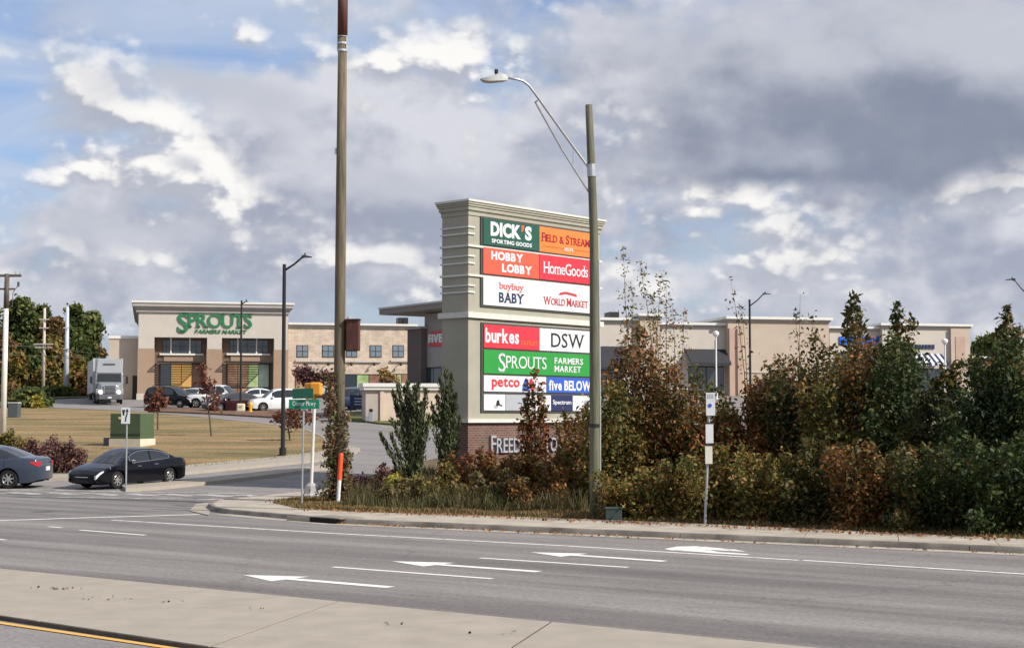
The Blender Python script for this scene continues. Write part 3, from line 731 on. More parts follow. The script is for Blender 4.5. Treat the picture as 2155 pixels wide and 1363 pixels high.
def window4(parent, px0, px1, py0, py1, n=0.0, cols=2, rows=2, glass=None, fr=MET):
    """frame with its panes one by one"""
    t0, t1, z0, z1 = BF.rect(px0, px1, py0, py1, n); w = 0.07
    f = BF.box(MB(), t0, t1, n + .002, n + .03, z0, z1).build('window', fr, parent, True)
    for i in range(cols):
        for j in range(rows):
            a = t0 + w + (t1 - t0 - w) * i / cols; b = t0 + (t1 - t0 - w) * (i + 1) / cols
            c = z0 + w + (z1 - z0 - w) * j / rows; d = z0 + (z1 - z0 - w) * (j + 1) / rows
            BF.box(MB(), a, b, n + .02, n + .042, c, d).build('pane', glass or GLZ2, f, True)
    return f
# ---- grocery store
gs = store('grocery_store', 'cream grocery store front with two tall bays and green lettering', 290)
zg = groundz(290) - 0.3
ZTOP = BF.hit(290, 655)[1]; ZBAY = BF.hit(325, 709)[1]; ZP = BF.hit(325, 733)[1]
tt = lambda px, d=0.0: BF.hit(px, 720, d)[0]
T0, T1 = tt(291), tt(606)
BF.box(MB(), T0 + .01, T1 - .01, -26, -1.3, zg, ZTOP - .05).build('wall', CREAM, gs, True)          # body behind the bays
BF.box(MB(), T0, T1, -1.299, 0, ZBAY, ZTOP).build('upper_wall', CREAM, gs, True)
for a, b in ((291, 325), (436, 467), (577, 606)):
    BF.box(MB(), tt(a) + .004, tt(b) - .004, -1.298, -.004, ZP, ZBAY).build('pier_upper', CREAM, gs, True)
    BF.box(MB(), tt(a) - .04, tt(b) + .04, -1.297, .04, zg + .9, ZP).build('pier', TAUPE, gs, True)
    BF.box(MB(), tt(a) - .10, tt(b) + .10, -1.296, .10, zg, zg + .9).build('pier_base', CREAM, gs, True)
cornice(gs, 291, 606, 633, 656, 26, ov=.6)
YEL = pm('poster_yellow', (.62, .46, .12), .6, .3, .5, c2=(.72, .30, .10)); PGR = pm('poster_green', (.22, .38, .10), .6, .3, .6, c2=(.50, .58, .32)); PRD = pm('poster_red', (.30, .07, .08), .6, .5, .6, c2=(.42, .30, .16)); PGL = pm('poster_pale', (.42, .52, .42), .6, .3, .6)
for (a, b, posters) in ((325, 436, (None, YEL, YEL, PRD)), (467, 577, (PRD, PRD, PGR, PGL))):
    ta, tb = tt(a), tt(b); n = -1.0
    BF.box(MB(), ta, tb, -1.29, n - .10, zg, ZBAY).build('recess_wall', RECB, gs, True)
    BF.box(MB(), ta + .9, tb - .02, n - .10, n - .02, BF.hit(a, 760)[1], BF.hit(a, 745)[1]).build('spandrel', TAUPE, gs, True)
    # transom
    for (u0, u1) in ((.16, .30), (.33, .66), (.69, .90)):
        x0 = ta + (tb - ta) * u0; x1 = ta + (tb - ta) * u1; z0 = BF.hit(a, 741)[1]; z1 = BF.hit(a, 713)[1]
        f = BF.box(MB(), x0, x1, n - .099, n - .05, z0, z1).build('transom_window', MET, gs, True)
        m = 2
        for i in range(m):
            for j in range(2):
                BF.box(MB(), x0 + .05 + (x1 - x0 - .05) * i / m, x0 + (x1 - x0 - .05) * (i + 1) / m, n - .06, n - .03, z0 + .05 + (z1 - z0 - .05) * j / 2, z0 + (z1 - z0 - .05) * (j + 1) / 2).build('pane', GLZ, f, True)
    BF.box(MB(), ta + .5, tb - .3, n - .1, n + .12, BF.hit(a, 746)[1], BF.hit(a, 742)[1]).build('sill', CAPW, gs, True)
    for u in (.315, .675): BF.box(MB(), ta + (tb - ta) * u - .07, ta + (tb - ta) * u + .07, n - .1, n - .01, BF.hit(a, 742)[1], ZBAY).build('mullion', CAPW, gs, True)
    # slatted canopy
    zc_ = BF.hit(a, 763)[1]; can = BF.box(MB(), ta + .35, tb - .35, -.95, .75, zc_, zc_ + .06)
    can = MB()
    for (q0, q1, m0, m1) in ((ta + .3, tb - .3, .70, .80), (ta + .3, ta + .38, -.98, .70), (tb - .38, tb - .3, -.98, .70)): BF.box(can, q0, q1, m0, m1, zc_, zc_ + .14)
    can = can.build('canopy', MET, gs, True)
    for i in range(9): BF.box(MB(), ta + .38, tb - .38, -.9 + i * .18, -.84 + i * .18, zc_ + .03, zc_ + .10).build('slat', MET, can, True)
    # storefront
    z0, z1 = zg + .4, BF.hit(a, 764)[1]
    sf = BF.box(MB(), ta + (tb - ta) * .10, tb - (tb - ta) * .06, n - .099, n - .05, z0, z1).build('storefront', MET, gs, True)
    x0, x1 = ta + (tb - ta) * .12, tb - (tb - ta) * .08
    for i in range(4):
        for j, (q0, q1) in enumerate(((0, .30), (.33, .98))):
            g_ = posters[i] or GLZ
            BF.box(MB(), x0 + (x1 - x0) * i / 4 + .03, x0 + (x1 - x0) * (i + 1) / 4 - .03, n - .06, n - .03, z0 + (z1 - z0) * q0 + .05, z0 + (z1 - z0) * q1).build('pane', g_, sf, True)
SGREEN = pm('letter_green', (0.024, 0.165, 0.070), 0.5, .1)
uw = [o for o in gs.children if o.name.startswith('upper_wall')][0]
def wall_text(parent, s, px0, px1, py0, py1, mat, dep=0.001, **kw):
    t0, t1, z0, z1 = BF.rect(px0, px1, py0, py1, dep); return text(BF, s, t0, t1, z0, z1, dep, mat, parent, **kw)
wall_text(uw, 'SPROUTS', 374, 531, 658, 700, SGREEN, thick=.12, bold=.012, serif=.07, big=(0,), bigk=1.40, drop=.27, gap=-.01)
mbx = wall_text(uw, 'FARMERS MARKET', 410, 520, 693, 701, SGREEN, thick=.08, bold=.02, gap=.03, shear=.2)
# left wing, set back
lw = bx('store_wing', 230, 291, 712, 840, -20, -1.4, TANW, gs, dep=-1.4, zlo=zg)
bx('wing_coping', 229, 291, 706, 712, -20, -1.3, CAPW, gs, dep=-1.4)
bx('dark_doorway', 279, 291, 790, 838, -1.4, -1.36, BLACK, gs, dep=-1.4, zlo=zg)  # black sheet stands in for the shade inside an open doorway
# ---- tan brick shop wing
tw = store('brick_shop_wing', 'long tan brick shop with square windows beside grocery store', 620)
zgw = groundz(620) - .3
tA, tB = tt(606, -1.0) + .02, tt(872, -1.0)
BF.box(MB(), tA, tB, -25, -1.0, zgw, BF.hit(700, 688, -1)[1]).build('wall', TBR, tw, True)
t0, t1, z0, z1 = tA, tB, BF.hit(700, 688.5, -1)[1], BF.hit(700, 680, -1)[1]
BF.box(MB(), t0, t1 + .2, -25, -.8, z0, z0 + (z1 - z0) * .5).build('cornice', CORN, tw, True)
BF.box(MB(), t0, t1 + .3, -25, -.65, z0 + (z1 - z0) * .5, z1).build('coping', CAPW, tw, True)
for a, b in ((624, 649), (678, 703), (728, 752), (778, 803), (826, 850)): window4(tw, a, b, 726, 752, -1.0)
for a, b in ((622, 802), (822, 868)):
    BF.box(MB(), tt(a, -1), tt(b, -1), -.999, -.80, BF.hit(a, 761, -1)[1], BF.hit(a, 757, -1)[1]).build('ledge', CREAM, tw, True)
    t0, t1 = tt(a, -1), tt(b, -1); zt_ = BF.hit(a, 786, -1)[1]
    s_ = BF.box(MB(), t0, t1, -.999, -.95, zgw + .3, zt_).build('storefront', MET, tw, True)
    n = max(2, int((t1 - t0) / 1.15))
    for i in range(n):
        BF.box(MB(), t0 + (t1 - t0) * i / n + .04, t0 + (t1 - t0) * (i + 1) / n - .04, -.96, -.93, zgw + .8, zt_ - .1).build('pane', (PRD, PGR, PGL, YEL, PRD, GLZ, PGL)[(i * 3 + (a > 700)) % 7], s_, True)
    for i in range(max(1, int((b - a) / 45))):
        px = a + 20 + i * 48; t0 = tt(px, -1); z = BF.hit(px, 770, -1)[1]
        mb = MB(); mb.tube([BF.pt(t0, -.99, z + .25), BF.pt(t0, -.6, z + .35), BF.pt(t0, -.45, z + .1)], [.04, .04, .16], 8); mb.build('wall_lamp', MET, tw, True)
# rooftop units seen over the parapet
for (a, b) in ((838, 847), (849, 859)):
    t0, t1, z0, z1 = BF.rect(a, b, 668, 684, -8); BF.box(MB(), t0, t1, -9.5, -8, z0 - .4, z1).build('rooftop_unit', MET, tw, True)
# ---- corner restaurant with flat overhanging roof
va = R(34.6); f0 = at(893, 840, 112.0)
VF = Frame((f0.x, f0.y), (math.sin(va), -math.cos(va)))      # runs right and nearer
rs = thing('corner_restaurant', 'grey shaded corner restaurant with flat overhanging roof behind the tall sign', 'building', (f0.x, f0.y, h(f0.y)))
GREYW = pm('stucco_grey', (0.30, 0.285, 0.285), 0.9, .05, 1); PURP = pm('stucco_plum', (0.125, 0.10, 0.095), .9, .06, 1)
zr = h(f0.y) - .4
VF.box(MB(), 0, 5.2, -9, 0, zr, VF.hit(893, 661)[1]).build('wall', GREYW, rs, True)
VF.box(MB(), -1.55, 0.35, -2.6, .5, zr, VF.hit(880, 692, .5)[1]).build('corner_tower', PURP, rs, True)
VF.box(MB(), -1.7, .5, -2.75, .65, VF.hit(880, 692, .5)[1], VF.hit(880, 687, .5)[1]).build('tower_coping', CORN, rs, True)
ca = VF.hit(893, 645, 1.6)[1]
VF.box(MB(), -3.2, 5.6, -9.5, 1.9, ca - .28, ca + .12).build('roof_slab', pm('roof_fascia', (.19, .165, .15), .6, .05), rs, True)
VF.box(MB(), -3.25, 5.65, -9.55, 1.95, ca + .12, ca + .24).build('roof_edge', pm('roof_edge_metal', (.42, .42, .45), .4, .05, metal=.4), rs, True)
wl = [o for o in rs.children if o.name.startswith('wall')][0]
ta, tb, za, zb_ = VF.rect(904, 934, 704, 722); text(VF, 'FIVE', ta, tb, za, zb_, .002, WHITE, wl, thick=.12, bold=.05, gap=.03)
ta, tb, za, zb_ = VF.rect(905, 934, 722.5, 729); VF.box(MB(), ta, tb, .002, .1, za, zb_).build('red_sign_band', RED, wl, True)
ta, tb, za, zb_ = VF.rect(908, 934, 698, 702.5); VF.box(MB(), ta, tb, .002, .1, za, zb_).build('red_sign_band', RED, wl, True)
ta, tb, za, zb_ = VF.rect(896, 931, 773, 812); sfr = VF.box(MB(), ta, tb + 1.5, .002, .05, zr + .3, zb_).build('storefront', MET, rs, True)
for i in range(3): VF.box(MB(), ta + .1 + i * 1.1, ta + 1.1 + i * 1.1, .045, .07, zr + .9, zb_ - .12).build('pane', GLZ, sfr, True)
# ---- right-hand strip of shops
def shop(name, label, px0, px1, ptop, capb, n, wallm, back=18, zdep=None):
    s = store(name, label, (px0 + px1) / 2); z = groundz(px0) - .4
    t0, t1 = tt(px0, n), tt(px1, n); zt_ = BF.hit((px0 + px1) / 2, capb, n)[1]; zc_ = BF.hit((px0 + px1) / 2, ptop, n)[1]
    BF.box(MB(), t0, t1, -back, n, z, zt_).build('wall', wallm, s, True)
    Hc = zc_ - zt_
    BF.box(MB(), t0 - .12, t1 + .12, -back, n + .18, zt_, zt_ + Hc * .45).build('cornice', CORN, s, True)
    BF.box(MB(), t0 - .30, t1 + .30, -back, n + .38, zt_ + Hc * .45, zc_).build('coping', CAPW, s, True)
    return s, t0, t1, z
def awning(parent, px0, px1, py0, py1, n, out, mat, stripes=0, mat2=None):
    t0, t1, z0, z1 = BF.rect(px0, px1, py0, py1, n)
    k = stripes or 1
    for i in range(k):
        a = t0 + (t1 - t0) * i / k; b = t0 + (t1 - t0) * (i + 1) / k
        mb = MB(); mb.add([BF.pt(a, n + .003, z1), BF.pt(b, n + .003, z1), BF.pt(b, n + out, z0 + .25), BF.pt(a, n + out, z0 + .25), BF.pt(a, n + .003, z1 - .04), BF.pt(b, n + .003, z1 - .04), BF.pt(b, n + out, z0), BF.pt(a, n + out, z0)],
                          [(0, 1, 2, 3), (7, 6, 5, 4), (3, 2, 6, 7), (0, 3, 7, 4), (1, 5, 6, 2), (0, 4, 5, 1)])
        mb.build('awning' if k == 1 else 'awning_stripe', mat if i % 2 == 0 else (mat2 or mat), parent, True)
def shopfront(parent, px0, px1, py0, n, z0, panes=4):
    t0, t1 = tt(px0, n), tt(px1, n); z1 = BF.hit(px0, py0, n)[1]
    f = BF.box(MB(), t0, t1, n + .002, n + .04, z0 + .5, z1).build('storefront', MET, parent, True)
    for i in range(panes): BF.box(MB(), t0 + (t1 - t0) * i / panes + .06, t0 + (t1 - t0) * (i + 1) / panes - .06, n + .03, n + .06, z0 + .9, z1 - .12).build('pane', GLZ, f, True)
s1, t0, t1, z = shop('strip_shop', 'cream shop with black awning showing right of the street lamp pole', 1180, 1346, 668, 678, 0, CREAM)
awning(s1, 1240, 1316, 728, 778, 0, 1.6, AWN); shopfront(s1, 1240, 1310, 775, 0, z)
bx('rooftop_unit', 1283, 1303, 656, 672, -7, -5, MET, s1, dep=-5)
sp_, t0, t1, z = shop('entrance_pier', 'tan entrance pier rising above the thicket with flat stone cap', 1347, 1389, 660, 669, .6, TANW, 3)
s2, t0, t1, z = shop('strip_shop', 'cream shop with black awning left of rose striped pilasters', 1390, 1531, 679, 688, 0, CREAM)
awning(s2, 1442, 1526, 734, 769, 0, 1.8, AWN); shopfront(s2, 1448, 1522, 770, 0, z)
s3, t0, t1, z = shop('strip_shop', 'tan shop with broad blank upper wall and tallest parapet behind thin black lamp', 1532, 1745, 667, 677, .8, TANW)
for a, b in ((1535, 1546), (1552, 1563)): bx('pilaster', a, b, 690, 850, .8, 1.0, PINK, s3, zlo=z)
bx('string_course', 1570, 1740, 781, 784, .8, .9, CREAM, s3); shopfront(s3, 1590, 1720, 800, .8, z, 6)
s4, t0, t1, z = shop('strip_shop', 'recessed cream shop with blue lettering over dark awning', 1746, 1856, 687, 695, 0, CREAM)
awning(s4, 1764, 1838, 741, 778, 0, 1.5, AWN); shopfront(s4, 1766, 1836, 778, 0, z)
w4 = [o for o in s4.children if o.name.startswith('wall')][0]; LBL = pm('letter_blue', (.02, .12, .55), .4, .05)
mbb = MB()
for i in range(9):                                # the letters cannot be read through the leaves: nine blue letter blocks
    a = 1766 + i * 9.6; t0_, t1_, z0_, z1_ = BF.rect(a, a + 7.4, 708 + (i % 3 == 1) * 2.5, 725, 0)
    BF.box(mbb, t0_, t1_, .002, .14, z0_, z1_)
mbb.build('letter_blocks', LBL, w4, True)
s5, t0, t1, z = shop('strip_shop', 'end shop with striped navy awning and panelled corner pier', 1857, 2040, 681, 690, .8, CREAM)
awning(s5, 1915, 1982, 744, 770, .8, 1.6, NAVY, 11, WHITE); shopfront(s5, 1915, 1985, 775, .8, z)
bx('corner_pier', 2001, 2041, 691, 860, .8, 1.15, TANW, s5, zlo=z); bx('pier_panel', 2011, 2031, 708, 820, 1.15, 1.2, PINK, s5)
w5 = [o for o in s5.children if o.name.startswith('wall')][0]
mbb = MB()
for i in range(6):
    a = 1926 + i * 7; t0_, t1_, z0_, z1_ = BF.rect(a, a + 4.6, 725, 734, .8); BF.box(mbb, t0_, t1_, .802, .92, z0_, z1_)
mbb.build('letter_blocks', NAVY, w5, True)
s6, t0, t1, z = shop('rear_store', 'low brown building glimpsed at far right behind the end shop', 2030, 2200, 750, 757, -14, pm('brown_brick', (.30, .13, .08), .9, .1, 1), 25)
# ================================================================ POLES AND STREET FURNITURE
WOODP = pm('pole_wood', (0.125, 0.098, 0.065), 0.9, 0.35, 3.0, bump=.5, bscale=20, stretch=(6, 6, .35), c2=(0.20, 0.162, 0.105), detail=8)
WOOD2 = pm('pole_wood_green', (0.115, 0.112, 0.080), 0.9, 0.3, 3.0, bump=.5, bscale=20, stretch=(6, 6, .35), c2=(0.18, 0.172, 0.112), detail=8)
GALV = pm('galvanised_steel', (0.42, 0.43, 0.43), 0.45, 0.12, 8, metal=.6); BLKP = pm('black_powder_coat', (0.018, 0.019, 0.018), 0.4, 0.1, 4)
RUST = pm('rust_brown', (0.095, 0.035, 0.025), 0.7, 0.35, 5, stretch=(3, 3, .5)); ALUM = pm('aluminium', (0.55, 0.56, 0.56), 0.4, .1, 5, metal=.5)
def rootat(name, label, cat, px, py, off=0.13, group=None):
    p = G(px, py, off); return thing(name, label, cat, tuple(p), 0, group), p
def hpx(p, py):                       # height above p of pixel row py at p's depth
    return at(CX, py, p.y).z - p.z
# ---- tall wooden utility pole
up, p = rootat('utility_pole', 'tall weathered wooden utility pole with rusty sleeve wrapped in vines', 'utility pole', 712, 1056, .115)
H = hpx(p, -60); hs = hpx(p, 76); top = (at(722, -60, p.y).x - p.x)
def axis(z): return Vector((top * z / H, 0, z))
MB().tube([axis(-.3), axis(H * .3), axis(H * .6), axis(hs)], [.165, .158, .148, .126], 16).build('shaft', WOODP, up, smooth=True)
MB().tube([axis(hs - .01), axis(H)], [.150, .150], 14).build('sleeve', RUST, up, smooth=True)
MB().tube([axis(H - .8), axis(H - .62)], [.175, .175], 14).build('sleeve_collar', RUST, up)
for py in (76, 92, 107):
    z = hpx(p, py); MB().tube([axis(z - .03), axis(z + .03)], [.145, .145], 14).build('clamp_ring', ALUM, up)
z0, z1 = hpx(p, 108), hpx(p, 76)
for a in (200, 330): 
    q = Vector((math.cos(R(a)), math.sin(R(a)), 0)) * .145; MB().tube([axis(z0) + q, axis(z1) + q], .018, 6).build('clamp_bar', ALUM, up)
zr = hpx(p, 318); MB().box(-.19 + top * zr / H, -.14 + top * zr / H, -.06, .06, zr - .08, zr + .08).build('tag_plate', ALUM, up)
# rusty steel box strapped to the pole
bxr, _ = thing('pole_box', 'rusty brown metal box strapped to the tall utility pole', 'utility box', (p.x, p.y, p.z)), 0
zb, zt_ = hpx(p, 738), hpx(p, 674); ax = axis(zb)
x0 = at(726, 700, p.y).x - p.x; x1 = at(757, 700, p.y).x - p.x
mb = MB(); mb.hexa([(x0, .05), (x0 + .06, -.22), (x1, -.30), (x1 + .01, .10)], zb, zt_); mb.build('housing', RUST, bxr, bevel=.015)
MB().hexa([(x0 - .02, .07), (x0 + .04, -.25), (x1 + .02, -.33), (x1 + .03, .12)], zt_, zt_ + .03).build('lid', RUST, bxr)
mb = MB(); mb.tube([(x0 + .12, -.08, zt_ + .03), (x0 + .12, -.08, zt_ + .10)], .05, 8); mb.build('lifting_eye', ALUM, bxr)
for z in (zb + .25, zt_ - .25): MB().box(ax.x, x0 + .05, -.06, .06, z - .03, z + .03).build('bracket', RUST, bxr)
# ---- orange and white marker post
mk, p = rootat('marker_post', 'white post with bright orange top leaning beside the vine covered pole', 'marker post', 712, 1057, .115)
mk.location.y -= .55; p = Vector(mk.location)
b_ = at(711, 1058, p.y) - p; t_ = at(718, 953, p.y) - p; m_ = b_.lerp(t_, .47)
b_.z = -.05
MB().tube([b_, m_], .055, 12).build('white_tube', pm('pvc_white', (.68, .68, .66), .5, .1, 4), mk, smooth=False)
MB().tube([m_, m_.lerp(t_, .92), t_], [.066, .066, .05], 12).build('orange_cap', pm('safety_orange', (.85, .10, .035), .5, .08, 4), mk, smooth=False)
# ---- street name sign
sn, p = rootat('street_name_sign', 'green street name blades crossed on slim metal post at the corner', 'street sign', 635, 1062, .126)
z1 = hpx(p, 845)
MB().tube([(0, 0, -.1), (.035, 0, z1)], .028, 8).build('post', GALV, sn)
STG = pm('street_sign_green', (.008, .16, .085), .35, .06, 4)
NF = Frame((p.x, p.y - .05), (1, .06))
ta, tb, za, zb = NF.rect(608, 672, 840, 860); bl = NF.box(MB(), ta, tb, 0, .012, za, zb).build('name_blade', STG, sn, True)
text(NF, 'Center Pkwy', ta + .10, tb - .10, za + .05, zb - .05, .0125, WHITE, bl, thick=.003, bold=.006, gap=.09)
XF = Frame((p.x, p.y + .05), (math.cos(R(48)), -math.sin(R(48))))
zc = hpx(p, 840) + p.z
b2 = XF.box(MB(), -.50, .50, -.006, .006, zc + .02, zc + .30).build('cross_blade', STG, sn, True)
# ---- pedestrian signal
ps, p = rootat('pedestrian_signal', 'orange pedestrian signal on white post with flared grey base', 'traffic signal', 655, 1046, .126)
zb, zt_ = hpx(p, 1016), hpx(p, 842)
mb = MB(); mb.lathe([(.29, 0), (.29, .06), (.23, .12), (.18, zb - .08), (.10, zb), (0.0, zb)], 8); mb.build('pedestal', pm('cast_base', (.36, .34, .33), .8, .15, 5), ps)
dx = at(662, 842, p.y).x - p.x
MB().tube([(0, 0, zb - .02), (dx, 0, zt_)], .05, 10).build('post', pm('post_white', (.66, .64, .58), .6, .08, 4), ps, smooth=False)
SO = pm('signal_orange', (.72, .30, .035), .45, .06, 4)
MB().lathe([(.0, zt_), (.075, zt_), (.075, zt_ + .14), (0, zt_ + .14)], 10, c=(dx, 0, 0)).build('mount_collar', SO, ps)
zz = zt_ + .14; q = [(-.13, -.22), (.21, -.27), (.24, .10), (-.10, .16)]
hd = MB(); hd.hexa([(dx + a, b) for a, b in q], zz, zz + .40); hd = hd.build('signal_head', SO, ps, bevel=.05)
MB().hexa([(dx - .30, -.10), (dx - .12, -.20), (dx - .09, .12), (dx - .25, .20)], zz + .06, zz + .38).build('visor', SO, ps, bevel=.03)
# ---- wooden street lamp pole with trussed arm
sl, p = rootat('street_lamp', 'wooden street lamp pole with long curved metal arm beside the tall sign', 'street lamp', 1251, 1089, .12)
H = hpx(p, 221); _ap = [(1252, 1092), (1251, 750), (1250, 500), (1245, 360), (1239, 221)]
_az = [hpx(p, b) for a, b in _ap]; _axx = [at(a, b, p.y).x - p.x for a, b in _ap]; _ar = [.130, .119, .104, .098, .084]
def ax2(z): return Vector((float(np.interp(z, _az, _axx)), 0, z))
def rad2(z): return float(np.interp(z, _az, _ar))
MB().tube([ax2(-.4)] + [ax2(_az[1] * f) for f in (.3, .7)] + [ax2(v) for v in np.linspace(_az[1], _az[4], 9)], [.133, .128, .122] + [rad2(v) for v in np.linspace(_az[1], _az[4], 9)], 16).build('shaft', WOOD2, sl, smooth=True)
def sp(px, py, dy=0.0): q = at(px, py, p.y + dy) - p; return q
DY = -1.2   # the arm reaches towards the road, a little nearer
arm = [(1240, 372, 0), (1238, 352, 0), (1228, 338, -.05), (1200, 300, -.25), (1160, 245, -.6), (1128, 200, -.9), (1113, 180, -1.0), (1101, 171, -1.08), (1088, 167, -1.15), (1066, 164, -1.25)]
MB().tube([sp(a, b, c) for a, b, c in arm], .030, 8).build('arm', GALV, sl, smooth=True)
MB().tube([sp(1239, 404, 0), sp(1180, 310, -.35), sp(1126, 214, -.9), sp(1132, 212, -.92)], .024, 8).build('brace', GALV, sl)
MB().tube([sp(1207, 312, -.2), sp(1206, 345, -.2)], .014, 6).build('strut', GALV, sl)
MB().tube([ax2(hpx(p, 372)), ax2(hpx(p, 346))], [.112, .112], 14).build('arm_bracket', GALV, sl)
zk = hpx(p, 895); MB().tube([ax2(zk - .04), ax2(zk + .04)], [.136, .136], 14).build('strap', BLKP, sl)
# conduit down the sunny side
MB().tube([Vector((.140, -.05, .0)), ax2(H * .25) + Vector((.132, -.04, 0)), ax2(H * .42) + Vector((.125, -.04, 0)), ax2(H * .62) + Vector((.112, -.04, 0))], .02, 6).build('conduit', ALUM, sl)
# cobra-head luminaire
lum = MB(); a = sp(1068, 166, -1.25); b = sp(1012, 166, -1.5); d = (b - a); L = d.length; d.normalize(); w = Vector((-d.y, d.x, 0)).normalized(); rows = []
for s_, hw, zt2, zb2 in ((0, .05, .04, -.04), (.12, .12, .10, -.06), (.35, .16, .12, -.07), (.62, .16, .06, -.08), (.85, .12, .03, -.07), (1.0, .03, .0, -.03)):
    c = a + d * (L * s_); rows.append([c + w * hw + Vector((0, 0, zb2)), c + w * hw + Vector((0, 0, zt2 * .4)), c + w * hw * .5 + Vector((0, 0, zt2)), c - w * hw * .5 + Vector((0, 0, zt2)), c - w * hw + Vector((0, 0, zt2 * .4)), c - w * hw + Vector((0, 0, zb2))])
lum.grid(rows, True); lm = lum.build('luminaire', pm('lamp_casting', (.40, .41, .39), .5, .1, 5), sl, auto=True)
cq = a + d * (L * .42); MB().tube([cq + Vector((0, 0, .08)), cq + Vector((0, 0, .16)), cq + Vector((0, 0, .22))], [.035, .045, .045], 8).build('photocell', BLKP, lm)
# ---- small green utility box at its foot
ub, p = rootat('utility_pedestal', 'small dark green utility box at the foot of the street lamp pole', 'utility box', 1291, 1094, .12)
MB().box(-.19, .19, -.13, .13, -.05, .26).build('box', pm('utility_green_dark', (.035, .055, .048), .6, .1, 4), ub, bevel=.012)
MB().box(-.205, .205, -.145, .145, .26, .31).build('lid', pm('utility_green_lid', (.05, .075, .065), .6, .1, 4), ub, bevel=.012)
# ---- bus stop sign
bs, p = rootat('bus_stop_sign', 'slim metal bus stop post with white sign and two timetable holders', 'bus stop', 1483, 1102, .12)
H = hpx(p, 828); tx = at(1494, 828, p.y).x - p.x
MB().tube([(0, 0, -.2), (tx, 0, H)], .034, 8).build('post', GALV, bs)
def plate(name, px0, px1, py0, py1, mat, dy=-.05, th=.02):
    x0 = at(px0, py0, p.y).x - p.x; x1 = at(px1, py0, p.y).x - p.x; return MB().box(x0, x1, dy - th, dy, hpx(p, py1), hpx(p, py0)).build(name, mat, bs)
PLT = pm('plate_white', (.62, .62, .63), .5, .06, 4)
pl = plate('sign_plate', 1485, 1504, 826, 874, PLT)
plate('sign_header', 1488, 1501, 829, 838, LGREY, -.071, .004); 
q = at(1493, 853, p.y) - p; MB().lathe([(0, -.0785), (.045, -.0785), (.045, -.072), (0, -.072)], 14, axis='y', c=(q.x, 0, q.z)).build('route_disc', BLUE, pl)
plate('timetable_holder', 1484, 1500, 890, 932, PLT, -.05, .05); plate('timetable_holder', 1483, 1498, 937, 975, pm('plate_cream', (.62, .60, .50), .5, .06, 4), -.05, .05)
for py in (888, 934): plate('clamp_band', 1482, 1501, py, py + 3, BLKP, -.03, .08)
# ---- lane control sign on the entrance median
ls, p = rootat('lane_control_sign', 'small white lane arrow sign on thin post in front of black sedan', 'road sign', 265, 1029, .13)
H = hpx(p, 862); tx = 0.0
MB().tube([(0, 0, -.1), (tx, 0, H)], .028, 8).build('post', GALV, ls)
LFm = Frame((p.x, p.y - .04), (1, .0)); ta, tb, za, zb = LFm.rect(255.5, 274, 857, 891)
pl = LFm.box(MB(), ta, tb, 0, .008, za, zb).build('sign_plate', PLT, ls, True)
def lp(pts, name):
    mb = MB(); mb.prism([LFm.pt(ta + (tb - ta) * u, .0085, za + (zb - za) * v) for u, v in pts], LFm.n * .003); mb.build(name, BLACK, pl, True)
lp([(.10, .86), (.44, .86), (.34, .50), (.20, .50)], 'arrow_mark'); lp([(.47, .74), (.66, .94), (.86, .74), (.73, .74), (.73, .56), (.60, .36), (.56, .12), (.42, .12), (.46, .40), (.60, .60), (.60, .74)], 'arrow_mark')
# ---- pad-mounted transformer
tr, p = rootat('transformer_cabinet', 'green transformer cabinet on pale concrete pad on the dry bank', 'utility box', 262, 939, .15)
tr.rotation_euler = (0, 0, R(-14)); k = p.y / F
W = 72 * k; MB().box(-W / 2, W / 2, 0, 1.6, -.35, 16 * k).build('concrete_pad', pm('pad_concrete', (.56, .50, .38), .9, .1, 3), tr)
TG = pm('transformer_green', (.062, .092, .045), .55, .1, 3)
bdy = MB().box(-W / 2 + .03, W / 2 - .03, .05, 1.5, 16 * k, 69 * k).build('cabinet', TG, tr, bevel=.02)
MB().box(-W / 2 + .02, W / 2 - .02, .035, .05, 24 * k, 26 * k).build('cabinet_seam', pm('seam_dark', (.02, .03, .015), .6, .1), bdy)
MB().box(-W * .22, -W * .10, .035, .05, 57 * k, 62 * k).build('warning_label', pm('label_cream', (.7, .6, .3), .5, .05), bdy); MB().box(W * .02, W * .14, .035, .05, 64 * k, 67 * k).build('warning_label', YEL, bdy)
MB().box(-W / 2 - .5, -W / 2 - .12, .35, .8, -.3, .42).build('meter_box', pm('meter_grey', (.10, .10, .12), .6, .1), tr, bevel=.02)
